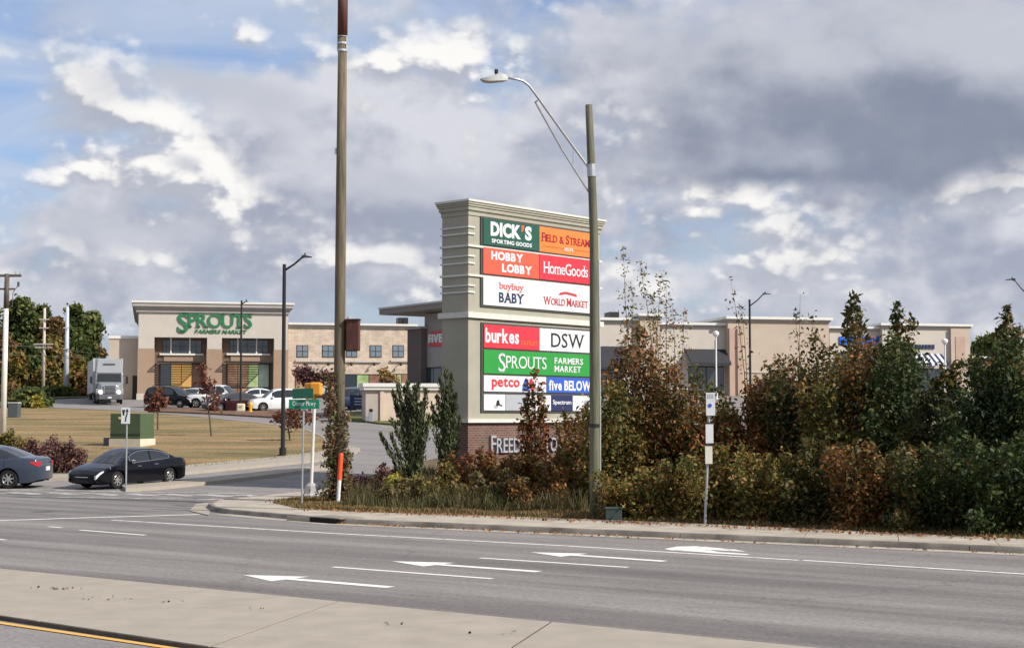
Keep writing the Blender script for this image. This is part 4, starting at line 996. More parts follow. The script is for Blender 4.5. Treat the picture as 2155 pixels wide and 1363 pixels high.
# ---- black parking-lot lamps
def lot_lamp(label, px, base, top, tipx, tipy, Y=None, rad=.10):
    if Y is None: p = G(px, base, .13)
    else: q = at(px, 700, Y); p = gz(q.x, q.y, .0)
    o = thing('lot_lamp', label, 'street lamp', tuple(p), 0, 'black lot lamps'); H = hpx(p, top)
    MB().tube([(0, 0, -.2), (0, 0, .35), (0, 0, .36), (0, 0, H)], [rad * 1.6, rad * 1.6, rad, rad * .8], 12).build('post', BLKP, o)
    tip = at(tipx, tipy, p.y) - p; sg = 1 if tip.x > 0 else -1; z0 = hpx(p, top + (base - top) * .033 if base else top + 14)
    MB().tube([(0, 0, z0), (tip.x * .35, 0, z0 + (tip.z - z0) * .45), (tip.x * .62, 0, z0 + (tip.z - z0) * .92), (tip.x * .75, 0, tip.z)], [.05, .045, .04, .04], 8).build('arm', BLKP, o, smooth=True)
    hd = MB(); hd.add([(tip.x * .62, -.17, tip.z - .03), (tip.x, -.14, tip.z - .04), (tip.x, .14, tip.z - .04), (tip.x * .62, .17, tip.z - .03), (tip.x * .66, -.10, tip.z + .08), (tip.x * .98, -.09, tip.z), (tip.x * .98, .09, tip.z), (tip.x * .66, .10, tip.z + .08)],
                       [(3, 2, 1, 0), (4, 5, 6, 7), (0, 1, 5, 4), (1, 2, 6, 5), (2, 3, 7, 6), (3, 0, 4, 7)]); hd.build('lamp_head', BLKP, o)
    MB().tube([(tip.x * .74, 0, tip.z + .05), (tip.x * .74, 0, tip.z + .17)], .035, 6).build('photocell', BLKP, o)
    return o
lot_lamp('black curved-arm lamp on the dry bank left of the wooden pole', 595, 958, 556, 657, 540)
lot_lamp('thin black lamp in front of the green grocery lettering', 506, 864, 632, 522, 634, rad=.09)
lot_lamp('black curved-arm lamp rising from the thicket before tan blank wall', 1578, None, 630, 1622, 618, 122)
lot_lamp('lamp at the right picture edge with only its arm in view', 2172, None, 612, 2116, 588, 105)
# white acorn-style walkway lamps before the shops
for px, top, lab in ((1507, 696, 'white walkway lamp beside rose pilasters'), (1989, 712, 'white walkway lamp before the end shop corner')):
    q = at(px, 760, 152); p = gz(q.x, q.y); o = thing('walkway_lamp', lab, 'street lamp', tuple(p), 0, 'white walkway lamps'); H = hpx(p, top)
    WP = pm('lamp_white', (.72, .71, .69), .5, .05)
    MB().tube([(0, 0, -.2), (0, 0, .6), (0, 0, .61), (0, 0, H - .6)], [.16, .16, .09, .08], 10).build('post', WP, o)
    MB().lathe([(.0, H - .6), (.14, H - .58), (.30, H - .35), (.30, H - .15), (.12, H), (0, H)], 12).build('lantern', WP, o)
# ---- left utility pole with crossarm and far poles
lp_, p = rootat('utility_pole', 'pale utility pole with dark crossarm top at left picture edge', 'utility pole', 6, 912, .15)
H = hpx(p, 576); xm = at(15, 576, p.y).x - p.x; hm = hpx(p, 648)
PALE = pm('pole_pale', (.62, .60, .55), .8, .1, 2); DARKW = pm('pole_dark', (.10, .085, .07), .9, .25, 3)
MB().tube([(0, 0, -.4), (xm * hm / H, 0, hm)], [.17, .135], 12).build('shaft', PALE, lp_, smooth=True)
MB().tube([(xm * hm / H, 0, hm - .02), (xm, 0, H)], [.15, .13], 12).build('pole_top', DARKW, lp_, smooth=True)
zc = hpx(p, 580); MB().box(xm - 1.0, xm + .8, -.07, .07, zc - .07, zc + .07).build('crossarm', DARKW, lp_)
zc2 = hpx(p, 608); MB().box(xm - .6, xm + .45, -.06, .06, zc2 - .05, zc2 + .05).build('crossarm', DARKW, lp_)
for dx in (-.9, -.45, .5, .75): MB().tube([(xm + dx, 0, zc + .07), (xm + dx, 0, zc + .26)], [.05, .03], 8).build('insulator', GALV, lp_)
MB().tube([(xm + .65, 0, zc - .35), (xm + .65, 0, zc - .62)], .07, 8).build('cutout_fuse', DARKW, lp_)
MB().tube([(xm + .6, 0, zc - .6), (xm + .35, 0, zc2 - .2), (xm + .33, 0, zc2 - .9), (xm + .1, 0, zc2 - 1.2)], .02, 6).build('drop_wire', DARKW, lp_)
def far_pole(label, px, base, top, r0, r1, mat, Y, arms=()):
    q = at(px, base, Y); p = gz(q.x, q.y); o = thing('transmission_pole', label, 'utility pole', tuple(p), 0, 'far transmission poles'); H = hpx(p, top)
    MB().tube([(0, 0, -.3), (0, 0, H)], [r0, r1], 10).build('shaft', mat, o, smooth=True)
    for py, w in arms: z = hpx(p, py); MB().box(-w, w, -r0 - .06, -r0 + .04, z - .06, z + .06).build('crossarm', mat, o)
far_pole('slim pale transmission pole with small crossarms before the pines', 91, 825, 648, .17, .13, pm('pole_bleached', (.50, .43, .38), .8, .1, 2), 165, ((724, 1.0), (731, .9), (672, .5), (690, .5)))
far_pole('thick tapered grey steel transmission pole before the pines', 139, 822, 646, .32, .16, pm('steel_pole', (.46, .49, .54), .5, .06, 2), 165, ((690, .3), (734, .3)))
# wires from the left pole
for i, (x, y0, y1) in enumerate(((0, 725, 735), (0, 745, 749))):
    a = at(-60, y0, 160); b = at(92, y0 + 4, 164.6); c = at(138, y1, 164.4); d = at(215, y1 + 12, 168)
    w = thing('power_line', ('upper', 'lower')[i] + ' power line strung between the far transmission poles', 'power line', tuple(b))
    MB().tube([a - b, b - b, (b.lerp(c, .5) - b) - Vector((0, 0, .12)), c - b, d - b], .03, 5).build('wire', DARKW, w)
# ---- enclosure wall on the lawn
ea = at(801, 890, 104.5); EA = R(12); EF = Frame((ea.x, ea.y), (math.cos(EA), math.sin(EA)))
en = thing('enclosure_wall', 'cream screen wall with white cap behind the upright evergreens', 'wall', (ea.x, ea.y, h(ea.y)))
ze = h(ea.y) - .2; zt_ = EF.hit(801, 820)[1]; zc = EF.hit(801, 806)[1]
t1 = EF.hit(935, 850)[0]
EW = pm('enclosure_cream', (.58, .46, .36), .9, .08, 1.0, bump=.3)
EF.box(MB(), 0, t1, -2.2, 0, ze, zt_).build('wall_block', EW, en, True)
EF.box(MB(), -1.0, -.002, -2.25, -.05, ze, zt_ - .002).build('wall_return', pm('enclosure_cream_shaded', (.40, .34, .29), .9, .08, 1.0), en, True)  # same wall in a darker tone: its shaded side is painted in
EF.box(MB(), -.04, .22, -.1, .06, ze, zt_).build('pilaster', EW, en, True); EF.box(MB(), -1.15, t1 + .1, -2.4, .16, zt_, zt_ + (zc - zt_) * .45).build('moulding', CAPW, en, True)
EF.box(MB(), -1.22, t1 + .16, -2.45, .24, zt_ + (zc - zt_) * .45, zc).build('cap', CAPW, en, True)
q = EF.pt(-.7, .45, 0); mtr = thing('gas_meter', 'small grey meter standing against the cream screen wall', 'utility box', (q.x, q.y, h(q.y) + .1))
MB().box(-.16, .16, -.12, .12, -.1, .62).build('meter_body', pm('meter_pale', (.30, .33, .36), .5, .1), mtr, bevel=.03); MB().lathe([(0, .62), (.13, .62), (.13, .80), (0, .86)], 10).build('meter_dial', BLKP, mtr); MB().tube([(-.1, 0, .3), (-.28, 0, .3), (-.28, 0, -.1)], .03, 6).build('pipe', GALV, mtr)
# dark board by the blue car
q = G(750, 866, .12); bd = thing('notice_board', 'small dark blue notice board on the lawn beside screen wall', 'sign', tuple(q)); k = q.y / F
MB().box(-.5, .5, -.03, .03, .25, 1.25).build('board', NAVY, bd)
for x in (-.42, .42): MB().box(x - .04, x + .04, .03, .10, -.2, 1.3).build('post', BLKP, bd)
for i in range(3): MB().box(-.15, .42, -.04, -.03, .95 - i * .22, 1.05 - i * .22).build('text_line', LGREY, bd)
# storm drain under the kerb, hydrant, cream box
q = G(680, 1101); dv = (G(706, 1102) - G(653, 1098)); a = math.atan2(dv.y, dv.x)
sdn = thing('storm_drain', 'black storm drain opening in the kerb below the wooden pole', 'drain', tuple(q), a)
L = dv.length
MB().box(-L / 2, L / 2, -.03, .02, .0, .125).build('opening', pm('drain_shade_black', (.008, .008, .009), .9, 0), sdn); MB().box(-L / 2 - .15, L / 2 + .15, .01, .75, .129, .145).build('cover_slab', KERBM, sdn)  # solid black box, the shade of the inlet hollow given as colour
MB().box(-L / 2 - .9, -L / 2, -.035, .01, .0, .12).build('side_throat', CONC2, sdn)
q = G(527, 866, .12); hy = thing('fire_hydrant', 'yellow fire hydrant in front of the parked white SUV', 'hydrant', tuple(q))
YH = pm('hydrant_yellow', (.68, .38, .02), .5, .1, 4)
MB().lathe([(.17, -.02), (.17, .05), (.12, .07), (.12, .50), (.15, .52), (.15, .57), (.10, .70), (.04, .76), (0, .77)], 12).build('barrel', YH, hy, auto=True)
for sx in (-1, 1): MB().tube([(0, 0, .42), (sx * .22, 0, .42)], .065, 8).build('nozzle', YH, hy)
MB().tube([(0, 0, .40), (0, -.22, .40)], .085, 8).build('pumper_nozzle', YH, hy)
q = G(507, 866, .12); cb = thing('cream_valve_box', 'cream rounded enclosure beside the yellow hydrant', 'utility box', tuple(q))
MB().box(-.30, .30, -.22, .22, -.02, .62).build('shell', pm('box_cream', (.66, .58, .40), .6, .08, 3), cb, bevel=.09); MB().box(-.33, .33, -.25, .25, -.03, .10).build('plinth', CONC, cb); MB().box(-.1, .1, -.235, -.22, .3, .45).build('door', CONC2, cb)
# ================================================================ VEHICLES
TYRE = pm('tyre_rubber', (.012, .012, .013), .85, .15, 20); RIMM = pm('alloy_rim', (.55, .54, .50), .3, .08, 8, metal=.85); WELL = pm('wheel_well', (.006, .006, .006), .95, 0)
CGL = glassm('car_glass', (.012, .017, .02), .04); CHR = pm('chrome', (.75, .75, .75), .12, 0, metal=1.0); HLM = pm('headlight_lens', (.62, .64, .66), .12, .08, 6, spec=.8); TLM = pm('taillight_red', (.42, .01, .02), .2, .05, spec=.7)
BPL = pm('black_plastic', (.015, .015, .016), .6, .1, 5); PLATE = pm('number_plate', (.62, .64, .66), .5, .05)
def paint(name, c): return pm('paint_' + name, c, .16, .03, 2, metal=.0, coat=.12, spec=.25)
def lin(tab, x): return float(np.interp(x, [a for a, _ in tab], [b for _, b in tab]))
SHAPES = {
 'sedan': dict(L=4.85, W=1.80, wb=1.42, wr=.335, sill=.20,
   top=[(-2.42, .80), (-2.38, .96), (-2.2, 1.03), (-1.72, 1.06), (-1.2, 1.01), (-.4, .97), (.6, .93), (1.05, .93), (1.5, .89), (2.0, .78), (2.28, .68), (2.42, .56)],
   roof=[(-1.80, 1.06), (-1.4, 1.24), (-1.05, 1.37), (-.6, 1.445), (-.1, 1.46), (.25, 1.435), (.55, 1.35), (.9, 1.16), (1.28, .92)], ws=.52, rw=-.98, win=[(-1.42, -.42), (-.34, .74)], roofw=.62),
 'suv': dict(L=4.6, W=1.84, wb=1.34, wr=.36, sill=.26,
   top=[(-2.3, .85), (-2.24, 1.10), (-1.2, 1.08), (.5, 1.04), (.95, 1.04), (1.5, 1.0), (1.95, .92), (2.2, .80), (2.3, .62)],
   roof=[(-2.25, 1.10), (-2.05, 1.45), (-1.85, 1.64), (-1.4, 1.72), (-.4, 1.74), (.2, 1.69), (.5, 1.60), (.8, 1.38), (1.2, 1.03)], ws=.45, rw=-1.88, win=[(-1.85, -1.25), (-1.17, -.38), (-.30, .62)], roofw=.66),
 'pickup': dict(L=5.5, W=1.95, wb=1.72, wr=.40, sill=.36,
   top=[(-2.75, .95), (-2.72, 1.12), (-.85, 1.12), (.5, 1.12), (1.0, 1.14), (1.6, 1.12), (2.3, 1.04), (2.65, .92), (2.75, .7)],
   roof=[(-.95, 1.12), (-.88, 1.50), (-.75, 1.78), (-.4, 1.85), (.3, 1.84), (.55, 1.75), (.85, 1.48), (1.2, 1.13)], ws=.5, rw=-.78, win=[(-.70, -.12), (-.04, .70)], roofw=.70)}
def wheel(parent, x, y, r, side, seed=7, spokes=7):
    w = MB(); wd_ = .21
    w.lathe([(r * .64, -wd_ / 2), (r * .90, -wd_ / 2), (r, -wd_ * .32), (r, wd_ * .32), (r * .90, wd_ / 2), (r * .64, wd_ / 2)], 26, axis='y', c=(x, y, r))
    t = w.build('wheel', TYRE, parent, auto=True)
    yo = y + side * wd_ * .40
    rm = MB(); rm.lathe([(r * .66, yo - y - side * .10), (r * .66, yo - y), (r * .60, yo - y + side * .012), (r * .56, yo - y - side * .01), (r * .56, yo - y - side * .10)], 26, axis='y', c=(x, y, r))
    for k in range(spokes):
        a = 2 * math.pi * k / spokes + .3; u = Vector((math.cos(a), 0, math.sin(a))); v = Vector((-math.sin(a), 0, math.cos(a))); c = Vector((x, yo, r))
        i0, i1 = r * .08, r * .58; h0, h1 = r * .095, r * .07
        rm.prism([c + u * i0 - v * h0, c + u * i1 - v * h1, c + u * i1 + v * h1, c + u * i0 + v * h0], (0, -side * .03, 0))
    rm.lathe([(0, side * .01), (r * .15, side * .008), (r * .16, -side * .03)], 14, axis='y', c=(x, yo, r))
    rm.build('rim', RIMM, t)
    MB().lathe([(0, yo - y - side * .06), (r * .63, yo - y - side * .06)], 20, axis='y', c=(x, y, r)).build('shade_disc', WELL, t)  # plain black disc: the shade behind the spokes is put into its colour
def car(name, label, loc, heading, kind, pmat, group=None, trim=True, bedm=None, detail=True):
    S = SHAPES[kind]; L, W, wb, wr = S['L'], S['W'], S['wb'], S['wr']; hl = L / 2
    root = thing(name, label, {'sedan': 'car', 'suv': 'car', 'pickup': 'pickup truck'}[kind], loc, heading, group)
    root.rotation_euler = (0, 0, heading)
    arch = wr + .055
    def bot(x):
        b = S['sill'] + .10 * max(0, (abs(x) - hl + .45) / .45) ** 2
        for c in (-wb, wb):
            d = abs(x - c)
            if d < arch: b = max(b, wr + math.sqrt(arch * arch - d * d))
        return b
    def hw(x, z):
        e = abs(x) / hl; t = lin(S['top'], x)
        k = 1 - .15 * max(0, (e - .62) / .38) ** 2 - .04 * max(0, (e - .85) / .15) ** 2
        f = (z - S['sill']) / max(.2, 1.0 - S['sill'])
        zf = .955 + .045 * math.sin(max(0, min(1, f / .62)) * math.pi / 2) - .055 * max(0, (f - .62) / .38) ** 1.5
        return W / 2 * k * zf
    xs_ = sorted(set([-hl + .0, hl] + [round(-hl + L * i / 70, 4) for i in range(71)] + [c + s * arch * math.cos(R(a)) for c in (-wb, wb) for s in (1, -1) for a in range(0, 91, 15)]))
    Rw = 9; body = MB()
    for side in (1, -1):
        rows = []
        for x in xs_:
            b, t = bot(x), lin(S['top'], x); t = max(t, b + .04); r_ = []
            for j in range(Rw + 1):
                z = b + (t - b) * j / Rw; y = hw(x, z)
                if j == Rw: y -= .02
                r_.append((x, side * y, z))
            # shoulder crease: curl the top row inwards
            r_.append((x, side * (hw(x, t) - .06), t + .018)); rows.append(r_)
        body.grid(rows)
    rows = []
    for x in xs_:
        t = max(lin(S['top'], x), bot(x) + .04); w_ = hw(x, t) - .06; rows.append([(x, w_ * k / 4, t + .018 + .035 * (1 - (k / 4) ** 2)) for k in range(-4, 5)])
    body.grid(rows)
    for e, x in ((1, hl), (-1, -hl)):          # fascia, bulging a little
        b, t = bot(x), lin(S['top'], x); rows = []
        for j in range(Rw + 1):
            z = b + (t - b) * j / Rw; w_ = hw(x, z) - (.02 if j == Rw else 0); rows.append([(x + e * .075 * (1 - (k / 5) ** 2), w_ * k / 5, z) for k in range(-5, 6)])
        w_ = hw(x, t) - .06; rows.append([(x + e * .03 * (1 - (k / 5) ** 2), w_ * k / 5, t + .018 + .035 * (1 - (k / 5) ** 2)) for k in range(-5, 6)]); body.grid(rows)
    bo = body.build('body', pmat, root, auto=True)
    # dark underside fills the arches
    MB().box(-hl + .3, hl - .3, -W / 2 + .22, W / 2 - .22, S['sill'] - .02, .72).build('underbody', WELL, root)
    # greenhouse
    ra, rb = S['roof'][0][0], S['roof'][-1][0]; gx = [ra + (rb - ra) * i / 44 for i in range(45)]
    def gy(x, z):
        t = lin(S['top'], x); f = max(0, min(1, (z - t) / max(.25, 1.45 - t if kind == 'sedan' else 1.72 - t))); wbt = hw(x, t) - .055
        return wbt + (S['roofw'] - wbt) * f * .92 if wbt > S['roofw'] else wbt
    gh = MB()
    for side in (1, -1):
        rows = []
        for x in gx:
            t = lin(S['top'], x) + .005; r = max(t + .002, lin(S['roof'], x)); rows.append([(x, side * gy(x, t + (r - t) * j / 6), t + (r - t) * j / 6) for j in range(7)])
        gh.grid(rows)
    gh.build('pillars', pmat, root, auto=True)
    def skin(x0, x1, name, mat, dz=0.0, wk=1.0):
        m = MB(); rows = []; n = 14
        for i in range(n + 1):
            x = x0 + (x1 - x0) * i / n; r = lin(S['roof'], x); w_ = gy(x, r) * wk; rows.append([(x, w_ * k / 6, r + dz + .05 * (1 - (k / 6) ** 2)) for k in range(-6, 7)])
        m.grid(rows); return m.build(name, mat, root, auto=True)
    skin(S['rw'], S['ws'], 'roof', pmat); skin(S['ws'], rb, 'windshield', CGL, .0); skin(ra, S['rw'], 'rear_window', CGL, .0)
    for side in (1, -1):
        for (a, b) in S['win']:
            m = MB(); rows = []; n = 12; out = []
            for i in range(n + 1):
                x = a + (b - a) * i / n; t = lin(S['top'], x) + .035; r = max(t + .01, lin(S['roof'], x) - .065)
                rows.append([(x, side * (gy(x, t + (r - t) * j / 5) + .008), t + (r - t) * j / 5) for j in range(6)])
            m.grid(rows); wn = m.build('side_window', CGL, root, auto=True)
        if trim:
            a, b = S['win'][0][0], S['win'][-1][1]; pts = []
            for i in range(25):
                x = a + (b - a) * i / 24; r = max(lin(S['top'], x) + .05, lin(S['roof'], x) - .055); pts.append((x, side * (gy(x, r) + .012), r))
            lo = []
            for i in range(13):
                x = b + (a - b) * i / 12; t = lin(S['top'], x) + .028; lo.append((x, side * (gy(x, t) + .014), t))
            MB().tube(pts + lo + [pts[0]], .013, 5).build('window_trim', CHR, root)
        if detail:
            nd = 2 if kind != 'pickup' else 2
            for dxh in (-.62, .30)[:nd]:
                z = lin(S['top'], dxh) - .12; y = side * (hw(dxh, z) + .012); MB().box(dxh - .10, dxh + .10, y - .012, y + .012, z - .018, z + .018).build('door_handle', CHR if trim else pmat, root, bevel=.008)
            xm = S['win'][-1][1] - .02; z = lin(S['top'], xm) + .06; y = side * (gy(xm, z) + .03)
            MB().box(xm - .10, xm + .06, min(y, y + side * .19), max(y, y + side * .19), z - .05, z + .09).build('wing_mirror', pmat if not trim else CHR, root, bevel=.03)
            for dl in ((S['win'][0][0] + .15, S['win'][0][1] + .04, S['win'][-1][1] + .12)):
                m = MB(); m.tube([(dl, side * (hw(dl, z_) + .002), z_) for z_ in [bot(dl) + .06 + i * (lin(S['top'], dl) - bot(dl) - .08) / 6 for i in range(7)]], .006, 4); m.build('door_gap', WELL, root)
    # lights, grille, plates
    zf = lin(S['top'], hl - .12) - .04
    for side in (1, -1):
        xa, xb = hl - .30, hl - .01; m = MB(); rows = []
        for i in range(7):
            x = xa + (xb - xa) * i / 6; zt2 = lin(S['top'], x) - .015; zb2 = zt2 - .05 - .10 * i / 6; rows.append([(x + .012, side * (hw(x, zb2 + (zt2 - zb2) * j / 3) + .010), zb2 + (zt2 - zb2) * j / 3) for j in range(4)])
        rows.append([(hl + .03, side * (hw(hl, p_[2]) - .22), p_[2]) for p_ in rows[-1]])
        m.grid(rows); m.build('headlight', HLM, root, auto=True)
        xa, xb = -hl + .01, -hl + .26; m = MB(); rows = [[(-hl - .035, side * (hw(-hl, z_) - .25), z_) for z_ in (.76, .84, .92)]]
        if kind != 'sedan': rows = [[(-hl - .03, side * (hw(-hl, z_) - .12), z_) for z_ in (.72, .88, 1.02)]]
        for i in range(5):
            x = xa + (xb - xa) * i / 4; zs = (.76 + .03 * i, .84 + .03 * i * .6, .93) if kind == 'sedan' else (.72, .88, 1.04); rows.append([(x - .01, side * (hw(x, z_) + .012), z_) for z_ in zs])
        m.grid(rows); m.build('taillight', TLM, root, auto=True)
    g_ = MB(); zg = lin(S['top'], hl)
    rows = [[(hl + .082 * (1 - (k / 6) ** 2) + .004, .52 * k / 6 * W / 1.8, z_) for k in range(-6, 7)] for z_ in (zg - .02, zg - .14)]
    g_.grid(rows); g_.build('grille', BPL, root)
    g_ = MB(); rows = [[(hl + .082 * (1 - (k / 6) ** 2) + .004, .60 * k / 6 * W / 1.8, z_) for k in range(-6, 7)] for z_ in (zg - .20, zg - .30)]; g_.grid(rows); g_.build('lower_grille', BPL, root)
    MB().tube([(hl + .085 * (1 - (k / 6) ** 2) + .006, .50 * k / 6 * W / 1.8, zg - .08) for k in range(-6, 7)], .014, 5).build('grille_bar', CHR if trim else BPL, root)
    MB().box(-hl - .095, -hl - .07, -.17, .17, .60, .74).build('number_plate', PLATE, root)
    MB().tube([(-hl + .2, -W / 2 + .04, S['sill'] + .02), (hl - .35, -W / 2 + .04, S['sill'] + .02)], .03, 5).build('sill_strip', BPL, root)
    if kind == 'pickup':
        MB().box(-hl + .10, -1.02, -W / 2 + .12, W / 2 - .12, 1.135, 1.16).build('bed_cover', bedm or BPL, root)
    for c in (-wb, wb):
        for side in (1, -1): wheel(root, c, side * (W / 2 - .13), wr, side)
    return root
def gcar(px, py): p = G(px, py, .014); return tuple(p)
BLKC = paint('black', (.004, .004, .007)); BLUC = paint('slate_blue', (.040, .052, .074)); WHC = paint('white', (.74, .74, .74)); MARC = paint('maroon', (.035, .010, .014)); SILC = paint('silver', (.42, .44, .46)); DKB = paint('dark_blue', (.03, .045, .09))
# heading: +x of the car
def place(c, slope_axis=True):           # tip a car with the ramp
    y = c.location.y; s = (h(y + 1.5) - h(y - 1.5)) / 3.0; a = c.rotation_euler.z
    n = Vector((0, -s, 1)).normalized(); q = Vector((0, 0, 1)).rotation_difference(n); e = (q @ Quaternion((0, 0, 1), a)).to_euler(); c.rotation_euler = e
c = car('sedan_car', 'black sedan with chrome window trim waiting at the entrance median', gcar(270, 1022), R(180 + 59), 'sedan', BLKC); place(c); c.scale = (.91, .91, .91)
c = car('sedan_car', 'slate blue sedan cut off by the left picture edge', gcar(-46, 1024), R(180 - 4), 'sedan', BLUC, trim=False); place(c)
c = car('sport_utility_car', 'black SUV with red tail lamp parked beside small red tree', gcar(362, 857), R(-22), 'suv', BLKC, 'cars parked before the grocery store', detail=False, trim=False); place(c)
c = car('pickup_truck', 'white pickup truck parked before the grocery store', gcar(463, 858), R(-12), 'pickup', WHC, 'cars parked before the grocery store', trim=False); place(c)
c = car('sedan_car', 'dark maroon sedan parked in front of the white pickup', gcar(493, 865), R(180 + 30), 'sedan', MARC, 'cars parked before the grocery store', trim=False); place(c)
c = car('sedan_car', 'white sedan half hidden behind the maroon one', gcar(535, 853), R(180 + 20), 'sedan', WHC, 'cars parked before the grocery store', trim=False, detail=False); place(c)
c = car('sport_utility_car', 'white SUV with dark windows parked behind the yellow hydrant', gcar(584, 865), R(180 + 22), 'suv', WHC, 'cars parked before the grocery store', trim=False); place(c)
c = car('sedan_car', 'silver sedan parked between black SUV and white pickup', gcar(412, 852), R(180 + 70), 'sedan', SILC, 'cars parked before the grocery store', trim=False, detail=False); place(c)
c = car('sport_utility_car', 'dark blue SUV parked beside the cream screen wall', gcar(742, 861), R(180 + 75), 'suv', DKB, 'cars parked before the grocery store', trim=False, detail=False); place(c)
# ---- semi truck facing the viewer
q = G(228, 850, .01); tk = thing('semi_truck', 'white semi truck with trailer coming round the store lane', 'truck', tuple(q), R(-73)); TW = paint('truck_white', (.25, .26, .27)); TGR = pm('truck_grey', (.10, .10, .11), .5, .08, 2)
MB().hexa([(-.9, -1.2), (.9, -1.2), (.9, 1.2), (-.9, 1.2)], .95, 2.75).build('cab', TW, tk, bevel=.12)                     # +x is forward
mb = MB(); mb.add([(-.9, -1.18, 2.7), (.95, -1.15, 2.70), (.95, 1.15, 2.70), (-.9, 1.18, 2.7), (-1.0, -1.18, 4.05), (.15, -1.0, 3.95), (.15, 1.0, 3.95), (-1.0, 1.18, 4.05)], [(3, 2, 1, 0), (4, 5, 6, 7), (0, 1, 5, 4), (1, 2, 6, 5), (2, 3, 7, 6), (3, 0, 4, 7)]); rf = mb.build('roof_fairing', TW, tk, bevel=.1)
mb = MB(); mb.add([(.44, -.5, 3.50), (.44, .5, 3.50), (.36, .5, 3.62), (.36, -.5, 3.62)], [(0, 1, 2, 3)]); 
mb = MB(); mb.box(.50, .56, -.5, .5, 3.44, 3.56); mb.build('roof_lettering', TGR, rf)
mb = MB(); mb.add([(.9, -1.05, .75), (2.25, -.92, .75), (2.25, .92, .75), (.9, 1.05, .75), (.9, -1.02, 1.95), (2.15, -.72, 1.62), (2.15, .72, 1.62), (.9, 1.02, 1.95)], [(3, 2, 1, 0), (4, 5, 6, 7), (0, 1, 5, 4), (1, 2, 6, 5), (2, 3, 7, 6), (3, 0, 4, 7)]); mb.build('hood', TW, tk, bevel=.12)
mb = MB(); mb.add([(.93, -1.02, 1.92), (.93, 1.02, 1.92), (.91, 1.0, 2.66), (.91, -1.0, 2.66)], [(0, 1, 2, 3)]); mb.prism([(.935, -1.02, 1.95), (.935, 1.02, 1.95), (.915, .98, 2.64), (.915, -.98, 2.64)], (.01, 0, 0)); mb.build('windshield', CGL, tk)
gr = MB().box(2.16, 2.29, -.52, .52, .85, 1.62).build('grille', CHR, tk, bevel=.03)
for i in range(6): MB().box(2.285, 2.31, -.44, .44, .90 + i * .115, .975 + i * .115).build('grille_slot', BPL, gr)
bm_ = MB(); bm_.hexa([(1.9, -1.18), (2.42, -.9), (2.42, .9), (1.9, 1.18)], .38, .80); bm_.build('bumper', TGR, tk, bevel=.04); MB().box(2.425, 2.44, -.16, .16, .48, .62).build('number_plate', PLATE, tk)
LIT = pm('headlamp_lit', (.8, .78, .7), .3, 0, emit=((1.0, .88, .68), 1.6))
for s in (1, -1):
    mb = MB(); mb.lathe([(0, 2.31), (.15, 2.30), (.18, 2.22)], 12, axis='y'); mb.v = [Vector((v.y, v.x + s * .76, v.z + 1.02)) for v in mb.v]; mb.build('headlight', LIT, tk)
    mb = MB(); mb.hexa([(1.0, s * .98), (2.05, s * .84), (2.05, s * 1.16), (1.0, s * 1.18)] if s > 0 else [(1.0, -1.18), (2.05, -1.16), (2.05, -.84), (1.0, -.98)], .80, 1.30); mb.build('fender', TW, tk, bevel=.06)
    mb = MB(); mb.tube([(.8, s * 1.2, 2.5), (.95, s * 1.5, 2.45), (.95, s * 1.5, 1.75), (.8, s * 1.2, 1.7)], .025, 6); mb.build('mirror_arm', BPL, tk); MB().box(.86, .98, min(s * 1.40, s * 1.62), max(s * 1.40, s * 1.62), 1.80, 2.40).build('mirror', BPL, tk, bevel=.03)
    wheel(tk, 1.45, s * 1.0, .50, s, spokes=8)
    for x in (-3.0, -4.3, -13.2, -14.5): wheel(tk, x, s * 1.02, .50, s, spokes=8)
MB().box(-5.2, 1.8, -.42, .42, .55, .95).build('chassis', BPL, tk)
MB().hexa([(-16.2, -1.29), (-1.9, -1.29), (-1.9, 1.29), (-16.2, 1.29)], 1.05, 4.08).build('trailer', pm('trailer_white', (.45, .46, .48), .5, .06, 1), tk, bevel=.03)
# ================================================================ VEGETATION
def leafmesh(name, C, S, mat, parent, seed=0, elong=1.7, origin=None, up=0.35, dirs=None):
    """one diamond-shaped, slightly folded leaf per point"""
    rg = np.random.default_rng(seed); n = len(C)
    C = np.asarray(C, float); S = np.asarray(S, float).reshape(-1, 1)
    u = rg.normal(size=(n, 3)); 
    if dirs is not None: u = dirs + u * 0.30
    u /= np.linalg.norm(u, axis=1, keepdims=True)
    nn = rg.normal(size=(n, 3)); nn[:, 2] = np.abs(nn[:, 2]) + up; w = np.cross(nn, u); w /= np.linalg.norm(w, axis=1, keepdims=True) + 1e-9
    f = np.cross(u, w)
    a = C - u * S * elong / 2; b = C + w * S / 2 + f * S * .12; c = C + u * S * elong / 2; d = C - w * S / 2 + f * S * .12
    V = np.stack([a, b, c, d], 1).reshape(-1, 3)
    if origin is not None: V = V - np.array(origin)
    me = bpy.data.meshes.new(name); me.vertices.add(4 * n); me.vertices.foreach_set('co', V.astype(np.float32).ravel())
    me.loops.add(4 * n); me.loops.foreach_set('vertex_index', np.arange(4 * n, dtype=np.int32))
    me.polygons.add(n); me.polygons.foreach_set('loop_start', np.arange(0, 4 * n, 4, dtype=np.int32)); me.polygons.foreach_set('loop_total', np.full(n, 4, dtype=np.int32))
    me.update(calc_edges=True)
    return link(name, me, mat, parent)
